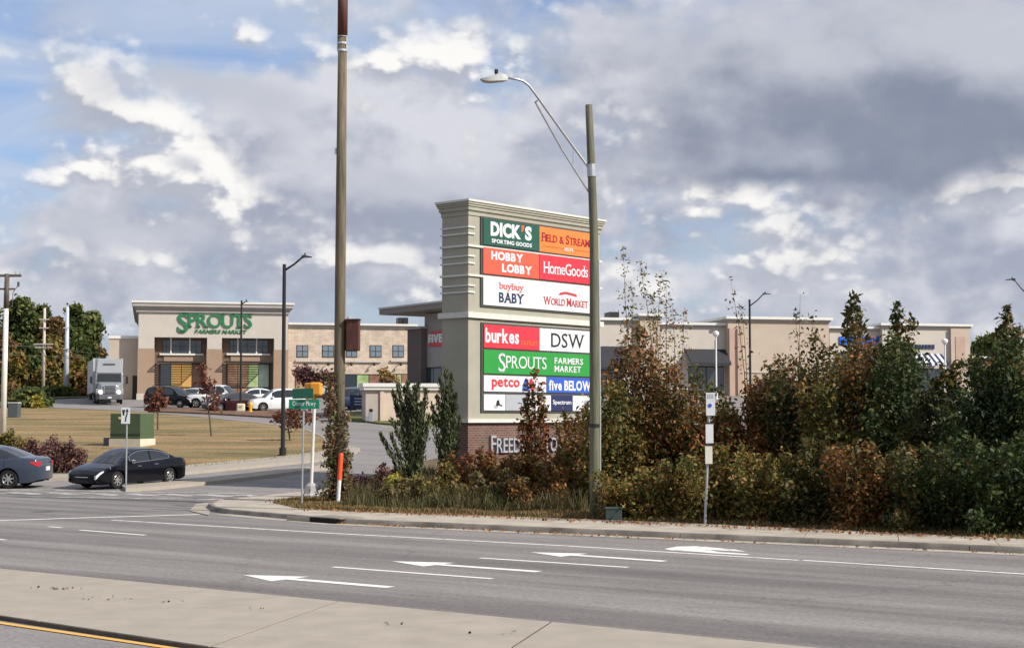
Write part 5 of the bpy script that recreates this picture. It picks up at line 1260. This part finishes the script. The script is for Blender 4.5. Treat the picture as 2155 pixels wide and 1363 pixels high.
def blobpts(blobs, n, rg, sub=12, tight=.24):
    """points clustered in sub-clumps inside a list of ellipsoids (centre, radii)"""
    vol = np.array([(b[1][0] * b[1][2]) for b in blobs]); vol = vol / vol.sum(); out = []
    for (c, r), v in zip(blobs, vol):
        m = max(8, int(n * v)); k = sub
        dd = rg.normal(size=(k, 3)); dd /= np.linalg.norm(dd, axis=1, keepdims=True); rr = rg.uniform(.25, 1.0, (k, 1)) ** .6
        sc_ = dd * rr * np.array(r) * .92; sz = rg.uniform(.6, 1.5, k)
        ix = rg.choice(k, m, p=sz / sz.sum()); p = sc_[ix] + rg.normal(size=(m, 3)) * np.array(r) * tight * sz[ix][:, None]
        out.append(np.array(c) + p)
    return np.concatenate(out)
BARK = pm('bark', (.10, .075, .055), .95, .3, 4, bump=.5, bscale=20); TWIG = pm('twig', (.085, .06, .045), .9, .2, 5)
GREENS = [(.018, .028, .010), (.035, .050, .016), (.060, .078, .024), (.10, .105, .035)]
PAL = {
 'dark': leafm('leaf_dark', [(.016, .024, .010), (.034, .046, .015), (.060, .072, .020), (.105, .095, .026), (.15, .090, .030), (.20, .10, .036)]),
 'deep': leafm('leaf_deep', [(.012, .022, .009), (.024, .042, .013), (.042, .066, .018), (.072, .092, .024), (.12, .10, .03)]),
 'olive': leafm('leaf_olive', [(.030, .036, .011), (.070, .078, .018), (.13, .125, .030), (.21, .155, .042), (.28, .15, .045), (.13, .085, .028)]),
 'rust': leafm('leaf_rust', [(.034, .034, .011), (.075, .066, .018), (.13, .092, .026), (.22, .095, .030), (.31, .13, .042), (.15, .12, .03)]),
 'red': leafm('leaf_red', [(.045, .055, .018), (.085, .085, .022), (.18, .085, .026), (.29, .075, .032), (.32, .15, .045)]),
 'plum': leafm('leaf_plum', [(0.058, 0.032, 0.032), (0.123, 0.058, 0.058), (0.174, 0.087, 0.075), (0.217, 0.123, 0.080)]),
 'crimson': leafm('leaf_crimson', [(.11, .045, .030), (.16, .055, .038), (.20, .080, .05), (.19, .105, .065)]),
 'pine': leafm('leaf_pine', [(0.026, 0.043, 0.014), (0.052, 0.081, 0.023), (0.093, 0.119, 0.032), (0.160, 0.160, 0.043)], .25),
 'pinered': leafm('leaf_autumn_far', [(.075, .070, .024), (.14, .085, .032), (.19, .100, .040), (.15, .12, .04)], .25),
 'blue': leafm('leaf_evergreen', [(.035, .046, .020), (.060, .074, .032), (.090, .105, .048), (.13, .13, .062)]),
 'weed': leafm('leaf_weed', [(0.043, 0.052, 0.017), (0.087, 0.090, 0.029), (0.138, 0.116, 0.043), (0.189, 0.109, 0.051), (0.123, 0.145, 0.043)], .8),
 'straw': leafm('leaf_straw', [(0.232, 0.145, 0.072), (0.377, 0.232, 0.102), (0.493, 0.348, 0.160)], .8),
 'yellow': leafm('leaf_yellow', [(0.145, 0.160, 0.029), (0.319, 0.290, 0.043), (0.435, 0.348, 0.072)])}
def stems(root, base, tips, r0, mat=TWIG, name='stem', seed=0, join=True):
    rg = random.Random(seed); mb = MB()
    for t in tips:
        b = Vector(base); t = Vector(t); m = b.lerp(t, .5) + Vector((rg.uniform(-.12, .12), rg.uniform(-.12, .12), 0)) * (t - b).length * .5
        m.x = b.x + (m.x - b.x) * .7; mb.tube([b, b.lerp(m, .5), m, m.lerp(t, .6), t], [r0, r0 * .85, r0 * .6, r0 * .4, r0 * .15], 5)
    return mb.build(name, mat, root, True)
def shrub(name, label, cat, px, w, ytop, Y, pal, n=5000, leaf=.085, group=None, seed=0, shape='round', ybase=None, off=.115, spread=1.0, depth=1.0):
    rg = np.random.default_rng(seed + 100); k = Y / F
    b0 = at(px, 900, Y); base = gz(b0.x, b0.y, off); root = thing(name, label, cat, tuple(base), 0, group)
    zt_ = at(px, ytop, Y).z; zb = base.z + .1 if ybase is None else at(px, ybase, Y).z; H = zt_ - zb; hw_ = w * k / 2
    blobs = []; rows = max(2, int(H / (hw_ * .75)))
    for i in range(rows):
        f = (i + .5) / rows
        prof = {'round': math.sqrt(max(.1, 1 - (f * 1.02 - .35) ** 2 / .60)), 'cone': max(.20, 1.0 - f ** 1.6 * .85), 'col': .8 - .35 * f}[shape]
        m = 2 if prof > .5 else 1
        for j in range(m):
            cx = base.x + rg.uniform(-.55, .55) * hw_ * prof * spread; cy = base.y + rg.uniform(-.4, .4) * hw_ * depth
            rr = hw_ * prof * rg.uniform(.55, .85); rz = min(H / rows * .95, rr * 1.15)
            blobs.append((np.array((cx, cy, min(zb + H * f + rg.uniform(-.1, .1) * H / rows, zt_ - rz * .7))), np.array((rr, rr * .9, rz))))
    P_ = blobpts(blobs, n, rg); P_[:, 2] = np.maximum(P_[:, 2], base.z + .03)
    leafmesh('crown', P_, rg.uniform(.6, 1.25, len(P_)) * leaf, PAL[pal], root, seed, origin=base, elong=2.0)
    stems(root, base - Vector((0, 0, .1)), [b[0] for b in blobs[::2]] + [b[0] for b in blobs[-2:]], .035, seed=seed)
    return root
def wands(name, label, cat, base_px, tips, Y, pal, per, leaf=.06, rad=.10, group=None, seed=0, off=.115, r0=.02, start=.25, elong=2.2, along=False, curve=0.0, spread=0.0, deep=.3):
    rg = np.random.default_rng(seed + 500); b0 = at(base_px, 900, Y); base = gz(b0.x, b0.y, off); root = thing(name, label, cat, tuple(base), 0, group); Pn = []; Dn = []; mb = MB()
    for (tx, ty) in tips:
        t = at(tx, ty, Y + rg.uniform(-deep, deep)); b = Vector(base) - Vector((0, 0, .1)); b.x += max(-1, min(1, (tx - base_px) / max(1, spread * 2))) * spread * Y / F; b.y += rg.uniform(-.5, .5) * deep; L = t - b
        cv = Vector((rg.uniform(-.1, .1), rg.uniform(-.1, .1), 0)) * L.length + Vector((-L.x * curve, 0, 0))
        pts = [b + L * s + cv * (4 * s * (1 - s)) * .35 for s in (0, .2, .4, .6, .8, 1)]
        mb.tube(pts, [r0, r0 * .85, r0 * .7, r0 * .5, r0 * .35, r0 * .12], 5)
        s = start + (1 - start) * rg.uniform(0, 1, per) ** .9; q = np.array([[*(b + L * v + cv * (4 * v * (1 - v)) * .35)] for v in s])
        env = (rad * (.35 + 1.1 * np.sin(np.clip((s - start) / (1 - start), 0, 1) * 2.6 + .25)))[:, None]
        Pn.append(q + rg.normal(size=(per, 3)) * env * .55); Dn.append(np.tile(np.array(L.normalized()), (per, 1)))
    mb.build('stem', TWIG, root, True); P_ = np.concatenate(Pn); D_ = np.concatenate(Dn); ok_ = P_[:, 2] > base.z + .02; P_ = P_[ok_]; D_ = D_[ok_]
    leafmesh('foliage', P_, rg.uniform(.6, 1.3, len(P_)) * leaf, PAL[pal], root, seed, elong, base, dirs=D_ if along else None)
    return root
TH = 'thicket shrubs behind the footway'
thick = [  # px, width, top, depth, palette, leaves, shape, label
 (1292, 80, 800, 41.0, 'olive', 4500, 'round', 'olive shrub touching the right of the street lamp pole'),
 (1352, 110, 690, 42.5, 'rust', 9000, 'cone', 'tall rusty green shrub below the tan entrance pier'),
 (1412, 110, 742, 41.6, 'rust', 8000, 'round', 'rust coloured shrub left of the first black shop awning'),
 (1472, 110, 768, 42.2, 'olive', 8000, 'round', 'olive leaved shrub directly behind the bus stop sign'),
 (1528, 100, 846, 41.4, 'red', 6000, 'round', 'low reddish shrub below the rose pilasters'),
 (1590, 90, 812, 42.4, 'red', 6500, 'cone', 'red brown shrub at the foot of the black lot lamp'),
 (1648, 105, 752, 42.0, 'rust', 8000, 'cone', 'dark rusty shrub just right of the black lot lamp'),
 (1702, 110, 690, 40.5, 'dark', 8500, 'cone', 'tall dark shrub with peak before the blank tan wall'),
 (1768, 115, 742, 39.5, 'olive', 8500, 'round', 'olive shrub below the blue lettering'),
 (1838, 110, 712, 40.0, 'rust', 8500, 'cone', 'dark brown shrub right of the blue lettering'),
 (1888, 78, 698, 39.0, 'deep', 8500, 'cone', 'dark green shrub left of the striped awning'),
 (1950, 80, 815, 38.0, 'dark', 5500, 'round', 'dark shrub below the striped awning'),
 (2006, 80, 895, 37.5, 'olive', 4500, 'round', 'low olive shrub in the gap below the end shop'),
 (2070, 115, 742, 36.5, 'deep', 9000, 'round', 'large dark green shrub below the low brown building'),
 (2128, 120, 690, 37.0, 'deep', 10000, 'cone', 'tallest dark green shrub near the right picture edge'),
 (2205, 120, 690, 36.0, 'deep', 6000, 'round', 'dark green shrub cut by the right picture edge')]
def thicket(label, px, w, yt, Y, pal, per, leaf, group, seed, m=15, rad=.24, name='thicket_shrub', cat='shrub', drop=150):
    rr = random.Random(seed * 7 + 1); tips = []; drop *= rr.uniform(.35, .95)
    for j in range(m):
        u = (j + rr.random()) / m * 2 - 1; tips.append((px + u * w * .62, yt + drop * abs(u) ** 1.3 * rr.uniform(.6, 1.2) + rr.random() ** 2 * 130))
    tips += [(px + rr.uniform(-.6, .6) * w, yt + rr.uniform(150, 260)) for _ in range(m // 2)]
    return wands(name, label, cat, px, tips, Y, pal, per, leaf, rad, group, 300 + seed, start=.06, r0=.022, elong=1.8, spread=w * .30, deep=1.1)
for i, (px, w, yt, Y, pal, n, shp, lab) in enumerate(thick):
    thicket(lab, px, w * 1.25, yt, Y, pal, 600, .074, TH, i, rad=.26)
low = [(1330, 120, 1000, 37.9, 'olive', 'yellowish low bush beside the small green utility box'), (1425, 130, 962, 37.3, 'olive', 'low olive bush left of the bus stop post'), (1530, 130, 940, 36.5, 'olive', 'low olive bush right of the bus stop post'),
       (1630, 120, 955, 35.9, 'olive', 'low olive bush below the dark peaked shrub'), (1725, 130, 940, 35.3, 'dark', 'low dark bush in the middle of the thicket foot'), (1830, 130, 945, 34.6, 'rust', 'low dark bush with a few orange leaves'),
       (1935, 130, 950, 33.9, 'dark', 'low dark bush below the gap at the end shop'), (2040, 130, 930, 33.2, 'deep', 'low black green bush near the right edge'), (2140, 130, 920, 32.6, 'deep', 'last low dark bush at the right picture edge')]
for i, (px, w, yt, Y, pal, lab) in enumerate(low): thicket(lab, px, w * 1.25, yt - 15, Y, pal, 500, .068, 'low bushes along the footway', 40 + i, 16, .20, 'low_bush', 'bush', 60)
# around the monument sign
wands('sweetgum_sapling', 'slim red and green sapling standing before the middle of the tall sign', 'tree', 1122, [(1126, 772), (1112, 800), (1140, 805), (1104, 840), (1146, 850), (1096, 880), (1150, 890), (1120, 840)], 46.5, 'red', 230, .085, .15, None, 60, start=.12, r0=.03, spread=10, elong=1.8)
for i, (px, w, yt, Y, pal, lab) in enumerate([(1066, 100, 948, 46, 'olive', 'low olive shrub before the brick letters'), (1226, 90, 846, 46, 'rust', 'rust shrub covering the right end of the brick base'), (1178, 80, 960, 45.5, 'olive', 'olive shrub just below the brick word on the right'),
        (1000, 110, 945, 45, 'red', 'reddish low shrub at the left corner of the brick base'), (1110, 130, 948, 44, 'rust', 'spreading low shrub below the brick letters'), (1205, 110, 930, 43, 'olive', 'olive bush between brick base and street lamp pole'),
        (796, 110, 980, 46, 'plum', 'dark plum shrub left of the upright evergreens'), (930, 90, 975, 44, 'olive', 'weedy shrub between evergreen and brick base'), (1150, 130, 975, 41.2, 'rust', 'tangled weedy bush left of the street lamp pole'), (870, 120, 1005, 43.0, 'weed', 'low weedy bush in front of the larger evergreen'), (1040, 130, 985, 42.0, 'weed', 'low weedy bush in front of the brick corner')]):
    thicket(lab, px, w * 1.1, yt, Y, pal, 560, .064, 'shrubs around the tall sign', 70 + i, 12, .15, 'sign_bed_shrub', 'shrub', 50)
wands('upright_evergreen', 'larger fan shaped upright evergreen left of the tall sign', 'shrub', 872, [(826, 822), (838, 806), (850, 812), (858, 800), (872, 812), (882, 804), (896, 818), (832, 850), (846, 850), (866, 830), (888, 845), (904, 872), (822, 880), (878, 860)], 46.5, 'blue', 620, .045, .075, 'upright evergreens', 1, start=.08, along=True, elong=3.2, curve=.5)
wands('evergreen_side_branch', 'two low branches leaning left from the larger upright evergreen', 'branch', 868, [(800, 912), (822, 912)], 46.3, 'blue', 300, .05, .06, None, 2, start=.25, along=True, elong=3.0)
wands('upright_evergreen', 'narrower upright evergreen touching the left side of the tall sign', 'shrub', 944, [(926, 792), (938, 776), (950, 788), (920, 830), (958, 826), (910, 850), (938, 830), (950, 850), (968, 880), (930, 850)], 47.5, 'blue', 620, .045, .075, 'upright evergreens', 3, start=.08, along=True, elong=3.2, curve=.5)
wands('yellow_shrub', 'small yellow green tuft at the foot of the larger evergreen', 'shrub', 828, [(818, 1005), (828, 1000), (838, 1006), (824, 1015)], 44.5, 'yellow', 220, .07, .12, None, 4)
# thin saplings above the thicket
sap = [(1372, [(1312, 520), (1345, 545), (1330, 600), (1392, 575)], 160, 'olive', 'tallest bare twiggy sapling left over the thicket', .05), (1398, [(1402, 590), (1440, 650), (1415, 640), (1372, 620)], 150, 'olive', 'second twiggy sapling above the rusty shrubs', .05),
       (1566, [(1537, 586), (1560, 640)], 60, 'dark', 'thin arching sapling left of the black lot lamp', .055), (1692, [(1684, 618), (1672, 650), (1712, 655)], 80, 'dark', 'thin sapling in front of the tan parapet', .06),
       (1797, [(1797, 618), (1790, 640), (1806, 650)], 190, 'dark', 'leafy sapling tip above the blue lettering', .10), (1893, [(1893, 634), (1885, 660), (1920, 668)], 200, 'dark', 'leafy sapling tip above the striped awning shop', .10),
       (1990, [(1985, 770), (2012, 762), (2002, 790), (1972, 800)], 150, 'dark', 'broad leaved sapling before the end shop pier', .12), (2122, [(2120, 648), (2108, 690), (2140, 690)], 400, 'dark', 'leafy crown tip near the right picture edge', .10)]
for i, (px, tips, per, pal, lab, lf) in enumerate(sap): wands('sapling', lab, 'tree', px, tips, 42.5, pal, per, lf, .16, 'saplings in the thicket', 20 + i, start=.55, r0=.022)
# climbing vine on the pole
up_ = bpy.data.objects['utility_pole']; p = Vector(up_.location); rg = np.random.default_rng(9)
vn = thing('climbing_vine', 'red and green vine climbing the lower part of the tall wooden pole', 'vine', (p.x, p.y, p.z))
Pn = []
for z0, z1, dx, r, m in ((0.1, 3.4, -.17, .08, 1000), (0.1, 1.4, .20, .10, 500), (0.6, 2.6, .20, .06, 380), (2.4, 3.7, -.24, .10, 420), (1.0, 2.2, -.26, .09, 380), (.0, .6, -.05, .28, 450)):
    z = rg.uniform(z0, z1, m); Pn.append(np.stack([p.x + dx + rg.normal(size=m) * r, p.y - .10 + rg.normal(size=m) * .16, p.z + z], 1))
P_ = np.concatenate(Pn); P_ = P_[P_[:, 2] > p.z + .03]
leafmesh('foliage', P_, rg.uniform(.04, .09, len(P_)), leafm('leaf_vine', [(.05, .07, .02), (.09, .11, .03), (.15, .12, .05), (.20, .09, .06), (.28, .20, .12)], 1.2), vn, 9, origin=p)
MB().tube([(-.22, -.05, 0), (-.20, -.15, 1.2), (-.24, -.1, 2.4), (-.26, -.05, 3.6)], [.03, .025, .02, .01], 5).build('stem', TWIG, vn)
# weeds before the sign: blades nobody could count
def blades(name, poly_px, n, hmin, hmax, mat, seed, off=.115, wid=.016):
    rg = np.random.default_rng(seed); poly = np.array([tuple(G(a, b, off))[:2] for a, b in poly_px]); lo, hi = poly.min(0), poly.max(0); pts = []
    while len(pts) < n:
        q = rg.uniform(lo, hi, (n, 2)); x, y = q[:, 0], q[:, 1]; ins = np.zeros(n, bool); j = len(poly) - 1
        for i in range(len(poly)):
            xi, yi = poly[i]; xj, yj = poly[j]; c = ((yi > y) != (yj > y)) & (x < (xj - xi) * (y - yi) / (yj - yi + 1e-12) + xi); ins ^= c; j = i
        pts += list(q[ins])
    q = np.array(pts[:n]); z = np.array([h(v) + off for v in q[:, 1]])
    cl = .5 + .5 * np.sin(q[:, 0] * 2.1 + 1.3 * np.sin(q[:, 1] * 1.7)) * np.cos(q[:, 1] * 1.9); H = (hmin + (hmax - hmin) * rg.uniform(0, 1, n) ** 1.5) * (.45 + .75 * cl)
    a = rg.uniform(0, 2 * math.pi, n); lean = rg.normal(size=(n, 2)) * .30 * H[:, None]; w = np.stack([np.cos(a), np.sin(a)], 1) * wid
    V = np.zeros((n, 4, 3)); V[:, 0, :2] = q - w; V[:, 0, 2] = z - .02; V[:, 1, :2] = q + w; V[:, 1, 2] = z - .02
    V[:, 2, :2] = q + lean + w * .3; V[:, 2, 2] = z + H; V[:, 3, :2] = q + lean - w * .3; V[:, 3, 2] = z + H
    me = bpy.data.meshes.new(name); me.vertices.add(4 * n); me.vertices.foreach_set('co', V.astype(np.float32).ravel()); me.loops.add(4 * n); me.loops.foreach_set('vertex_index', np.arange(4 * n, dtype=np.int32))
    me.polygons.add(n); me.polygons.foreach_set('loop_start', np.arange(0, 4 * n, 4, dtype=np.int32)); me.polygons.foreach_set('loop_total', np.full(n, 4, dtype=np.int32)); me.update(calc_edges=True)
    return link(name, me, mat)
o = blades('weeds', [(722, 1068), (760, 1030), (860, 1012), (1000, 1008), (1240, 1015), (1240, 1082), (1000, 1076), (760, 1070)], 40000, .12, .60, leafm('leaf_weeds', [(.035, .038, .014), (.07, .068, .022), (.11, .085, .032), (.10, .085, .035), (.075, .085, .028), (.16, .12, .06)], 1.1), 5); tag(o, 'tall uncut weeds in front of the sign and poles', 'weeds', kind='stuff')
o = blades('verge_grass', [(575, 1058), (600, 1050), (690, 1043), (720, 1060), (1240, 1078), (1500, 1094), (1900, 1113), (2155, 1126), (2155, 1134), (1900, 1122), (1500, 1103), (1240, 1092), (750, 1077), (630, 1069)], 30000, .03, .13, leafm('leaf_verge', [(.10, .075, .03), (.18, .12, .05), (.27, .18, .08), (.12, .11, .035)], 1.0), 6); tag(o, 'short dry grass edging the footway', 'grass', kind='stuff')
o = blades('bank_grass', GP, 60000, .012, .05, leafm('leaf_bank', [(.11, .115, .042), (.17, .145, .058), (.26, .18, .08), (.34, .225, .11)], .22), 7, off=.148, wid=.012); tag(o, 'short dry grass covering the left bank', 'grass', kind='stuff')
# fallen leaves along the footway and gutter
rg = np.random.default_rng(12); C_ = []
for (a, b, n, sp) in (((640, 1071), (2155, 1136), 900, .22), ((706, 1102), (1300, 1131), 170, .10), ((1300, 1131), (2155, 1168), 60, .08), ((600, 1055), (700, 1058), 160, .35)):
    A, B = (G(*a), G(*b)) if a[1] > 1100 else (G(*a, .13), G(*b, .13))
    for k in range(n):
        f = rg.uniform(); q = A.lerp(B, f); on = a[1] > 1100; v = gz(q.x + rg.normal() * sp, q.y + rg.normal() * sp, .03 if on else .15); C_.append(tuple(v))
DB = []
for (a, n, sp) in (((130, 1238), 26, .10), ((360, 1265), 6, .06), ((540, 1280), 4, .05), ((260, 1257), 5, .12), ((820, 1312), 4, .04), ((190, 1260), 5, .10), ((1060, 1330), 4, .1)):
    A = G(*a, .065)
    for k in range(n): DB.append((A.x + rg.normal() * sp * 1.6, A.y + rg.normal() * sp, .074))
lf = leafmesh('fallen_leaves', np.array(C_), rg.uniform(.03, .075, len(C_)), leafm('leaf_litter', [(.16, .07, .03), (.28, .13, .05), (.34, .20, .09), (.22, .05, .03)], 2), None, 3, up=6); tag(lf, 'dry leaves scattered along the footway edge and gutter', 'leaves', kind='stuff')
# plum shrubs beside the blue sedan
for i, (px, w, yt, Y, pal, lab) in enumerate([(70, 75, 925, 60.8, 'plum', 'plum coloured shrub right behind the blue sedan'), (112, 70, 920, 61.2, 'plum', 'taller plum shrub between the two sedans'), (150, 60, 930, 61.0, 'plum', 'thin brownish shrub near the black sedan hood'), (22, 90, 905, 63.0, 'olive', 'olive brown shrub at the foot of the pale pole'), (-20, 80, 900, 63.0, 'olive', 'olive brown shrub at left picture edge')]):
    wands('kerb_shrub', lab, 'shrub', px, [(px + (j - 4) * w * .11, yt + abs(j - 4) * 6 + 3 * ((j * 7) % 4)) for j in range(9)], Y, pal, 260, .07, .20, 'shrubs at the foot of the bank', 30 + i, start=.10, off=.15)
# small ornamental trees
def tree(name, label, px, base_py, blobs, pal, n, leaf, group=None, seed=0, r0=.05, Y=None, off=.13, trunkm=BARK, sub=12, tight=.24, limbs=True):
    rg = np.random.default_rng(seed + 900)
    if Y is None: base = G(px, base_py, off)
    else: q = at(px, base_py, Y); base = gz(q.x, q.y, off)
    Y = base.y; k = Y / F; root = thing(name, label, 'tree', tuple(base), 0, group); B = []
    for (bx_, by_, rx, ry) in blobs:
        c = at(bx_, by_, Y + rg.uniform(-.4, .4) * rx * k); B.append((np.array(c), np.array((rx * k, rx * k * .9, ry * k))))
    P_ = blobpts(B, n, rg, sub, tight); leafmesh('crown', P_, rg.uniform(.6, 1.3, len(P_)) * leaf, PAL[pal], root, seed, origin=base)
    mb = MB(); top = max(B, key=lambda b: b[0][2])[0]; lowz = min(b[0][2] for b in B); b = Vector(base); t = Vector((top[0], top[1], top[2])); fork = b + (t - b) * max(.15, min(.8, (lowz - b.z) / max(.1, t.z - b.z)))
    mb.tube([b - Vector((0, 0, .3)), b.lerp(fork, .5), fork, fork.lerp(t, .6), t], [r0 * 1.15, r0, r0 * .85, r0 * .5, r0 * .2], 8)
    if limbs:
        for c, r in B:
            e = Vector(c); mb.tube([fork.lerp(t, rg.uniform(0, .4)), fork.lerp(e, .6) + Vector((0, 0, .05)), e], [r0 * .5, r0 * .35, r0 * .12], 5)
    mb.build('trunk', trunkm, root, True)
    return root
OT = 'small red ornamental trees'
tree('ornamental_tree', 'small crimson tree left of the parked black SUV', 332, 905, [(332, 832, 12, 16), (330, 850, 21, 15), (318, 858, 12, 8), (342, 846, 12, 14)], 'crimson', 560, .14, OT, 1)
tree('ornamental_tree', 'slender red tree in front of the first store bay', 446, 918, [(428, 775, 12, 22), (436, 800, 20, 24), (424, 812, 16, 20), (446, 826, 22, 22), (452, 848, 16, 14)], 'crimson', 380, .14, OT, 2, r0=.045)
tree('ornamental_tree', 'red shrubby tree behind the base of black curved lamp', 612, 928, [(600, 872, 26, 18), (640, 878, 22, 16), (615, 892, 24, 14), (585, 880, 12, 14)], 'crimson', 560, .13, OT, 3, r0=.04)
tree('ornamental_tree', 'purple red tree behind the orange pedestrian signal', 652, 862, [(640, 785, 22, 20), (668, 790, 24, 22), (655, 802, 32, 18), (690, 800, 14, 20)], 'plum', 1100, .2, OT, 4, r0=.07, off=.1)
tree('ornamental_tree', 'tiny yellowing tree above the cream screen wall', 812, 850, [(812, 792, 16, 16), (826, 800, 12, 10)], 'straw', 700, .2, OT, 5, Y=125, off=.05)
# green and yellow shrubs by the lane
for i, (px, w, yt, Y, pal, lab) in enumerate([(58, 80, 818, 128, 'pine', 'round dark green shrub left of the store lane'), (78, 26, 838, 126, 'yellow', 'small yellow shrub at the edge of the store lane'), (20, 60, 815, 130, 'pinered', 'brown shrub behind the pale pole'), (95, 60, 818, 158, 'pine', 'green shrub at the foot of the slim far pole'), (135, 50, 816, 158, 'pine', 'green shrub at the foot of the thick steel pole'), (168, 50, 822, 160, 'rust', 'brown shrub left of the semi truck')]):
    shrub('lane_shrub', lab, 'shrub', px, w, yt, Y, pal, 1600, .30, 'shrubs beside the store lane', 120 + i, 'round')
# bin by the lane shrub
q = G(30, 878, .15); bn = thing('trash_bin', 'small grey bin beside shrubs near the pale pole', 'bin', tuple(q)); MB().box(-.35, .35, -.35, .35, -.05, .95).build('bin_body', pm('bin_grey', (.07, .08, .085), .6, .1), bn, bevel=.04); MB().box(-.38, .38, -.38, .38, .95, 1.05).build('lid', pm('bin_lid', (.40, .40, .38), .6, .1), bn, bevel=.03)
# the pine wood at left, each tree its own
PG = 'tall trees of the left wood'
rg = random.Random(4)
plist = [(-20, 608, 46, 'pine', 205, 'dark green pine cut by the left picture edge'), (14, 690, 44, 'pinered', 196, 'red autumn tree behind the pale pole'), (52, 622, 56, 'pine', 212, 'broad green pine right of the pale pole'), (30, 650, 46, 'pine', 218, 'green pine in the shade behind the pale pole'),
         (88, 640, 44, 'pine', 214, 'green pine behind the slim far pole'), (112, 662, 40, 'pinered', 200, 'orange brown tree between the two far poles'), (104, 700, 50, 'olive', 194, 'olive tree low in front of the pine row'), (140, 690, 44, 'pine', 206, 'green pine behind the thick steel pole'), (66, 720, 52, 'pine', 192, 'green understorey tree near the lane shrub'),
         (168, 636, 42, 'pine', 212, 'tall round topped pine before the store'), (192, 650, 38, 'pine', 216, 'tall pine nearest the store wing'), (178, 712, 44, 'pine', 200, 'green tree below the round topped pine'), (204, 728, 30, 'pinered', 205, 'orange tree behind the semi truck'), (152, 742, 42, 'olive', 190, 'olive low tree beside the thick steel pole'), (30, 742, 52, 'olive', 190, 'olive low tree at left picture edge'), (-30, 700, 50, 'rust', 195, 'brown tree outside the left picture edge'), (120, 760, 46, 'olive', 188, 'low olive tree below the orange brown one'), (192, 780, 36, 'rust', 188, 'low brown tree left of the semi truck')]
for i, (px, yt, w, pal, Y, lab) in enumerate(plist):
    w *= 1.25; yb = 836; H = yb - yt; bl = []; m = 6 if H > 120 else 4
    cb = yt + H * (.72 if pal.startswith('pine') and H > 150 else .92)
    for j in range(m):
        f = (j + .4) / m; r = w * .5 * math.sin(math.pi * min(.93, .22 + .72 * f)) * rg.uniform(.75, 1.1); bl.append((px + rg.uniform(-.35, .35) * w * .6, yt + r * .75 + (cb - yt - r) * f * .95, r, r * .95))
    tree('wood_tree', lab, px, yb, bl, pal, 6500, .40, PG, 200 + i, r0=.22, Y=Y, off=-.1, sub=16, tight=.2)
tree('wood_tree', 'green tree glimpsed behind the end shop at right', 2068, 850, [(2062, 735, 22, 22), (2090, 728, 26, 26), (2120, 735, 26, 22)], 'pine', 2500, .4, PG, 260, r0=.2, Y=205, off=-.1)
tree('wood_tree', 'rusty tree beside the low brown building at far right', 2062, 850, [(2060, 800, 20, 24), (2085, 806, 22, 22)], 'pinered', 1500, .35, PG, 261, r0=.15, Y=172, off=-.1)

db = leafmesh('median_debris', np.array(DB), np.random.default_rng(5).uniform(.015, .04, len(DB)), leafm('leaf_debris', [(.03, .022, .018), (.06, .04, .03), (.11, .07, .05)], 2), None, 31, up=6); tag(db, 'small dark bits of dirt and leaf lying on the concrete median', 'debris', kind='stuff')
o = blades('roadside_weeds', [(1300, 1080), (1500, 1090), (1900, 1108), (2170, 1121), (2170, 1129), (1900, 1117), (1500, 1098), (1300, 1090)], 9000, .04, .22, MATS['leaf_weeds'], 8); tag(o, 'rough weeds along the foot of the thicket', 'weeds', kind='stuff')
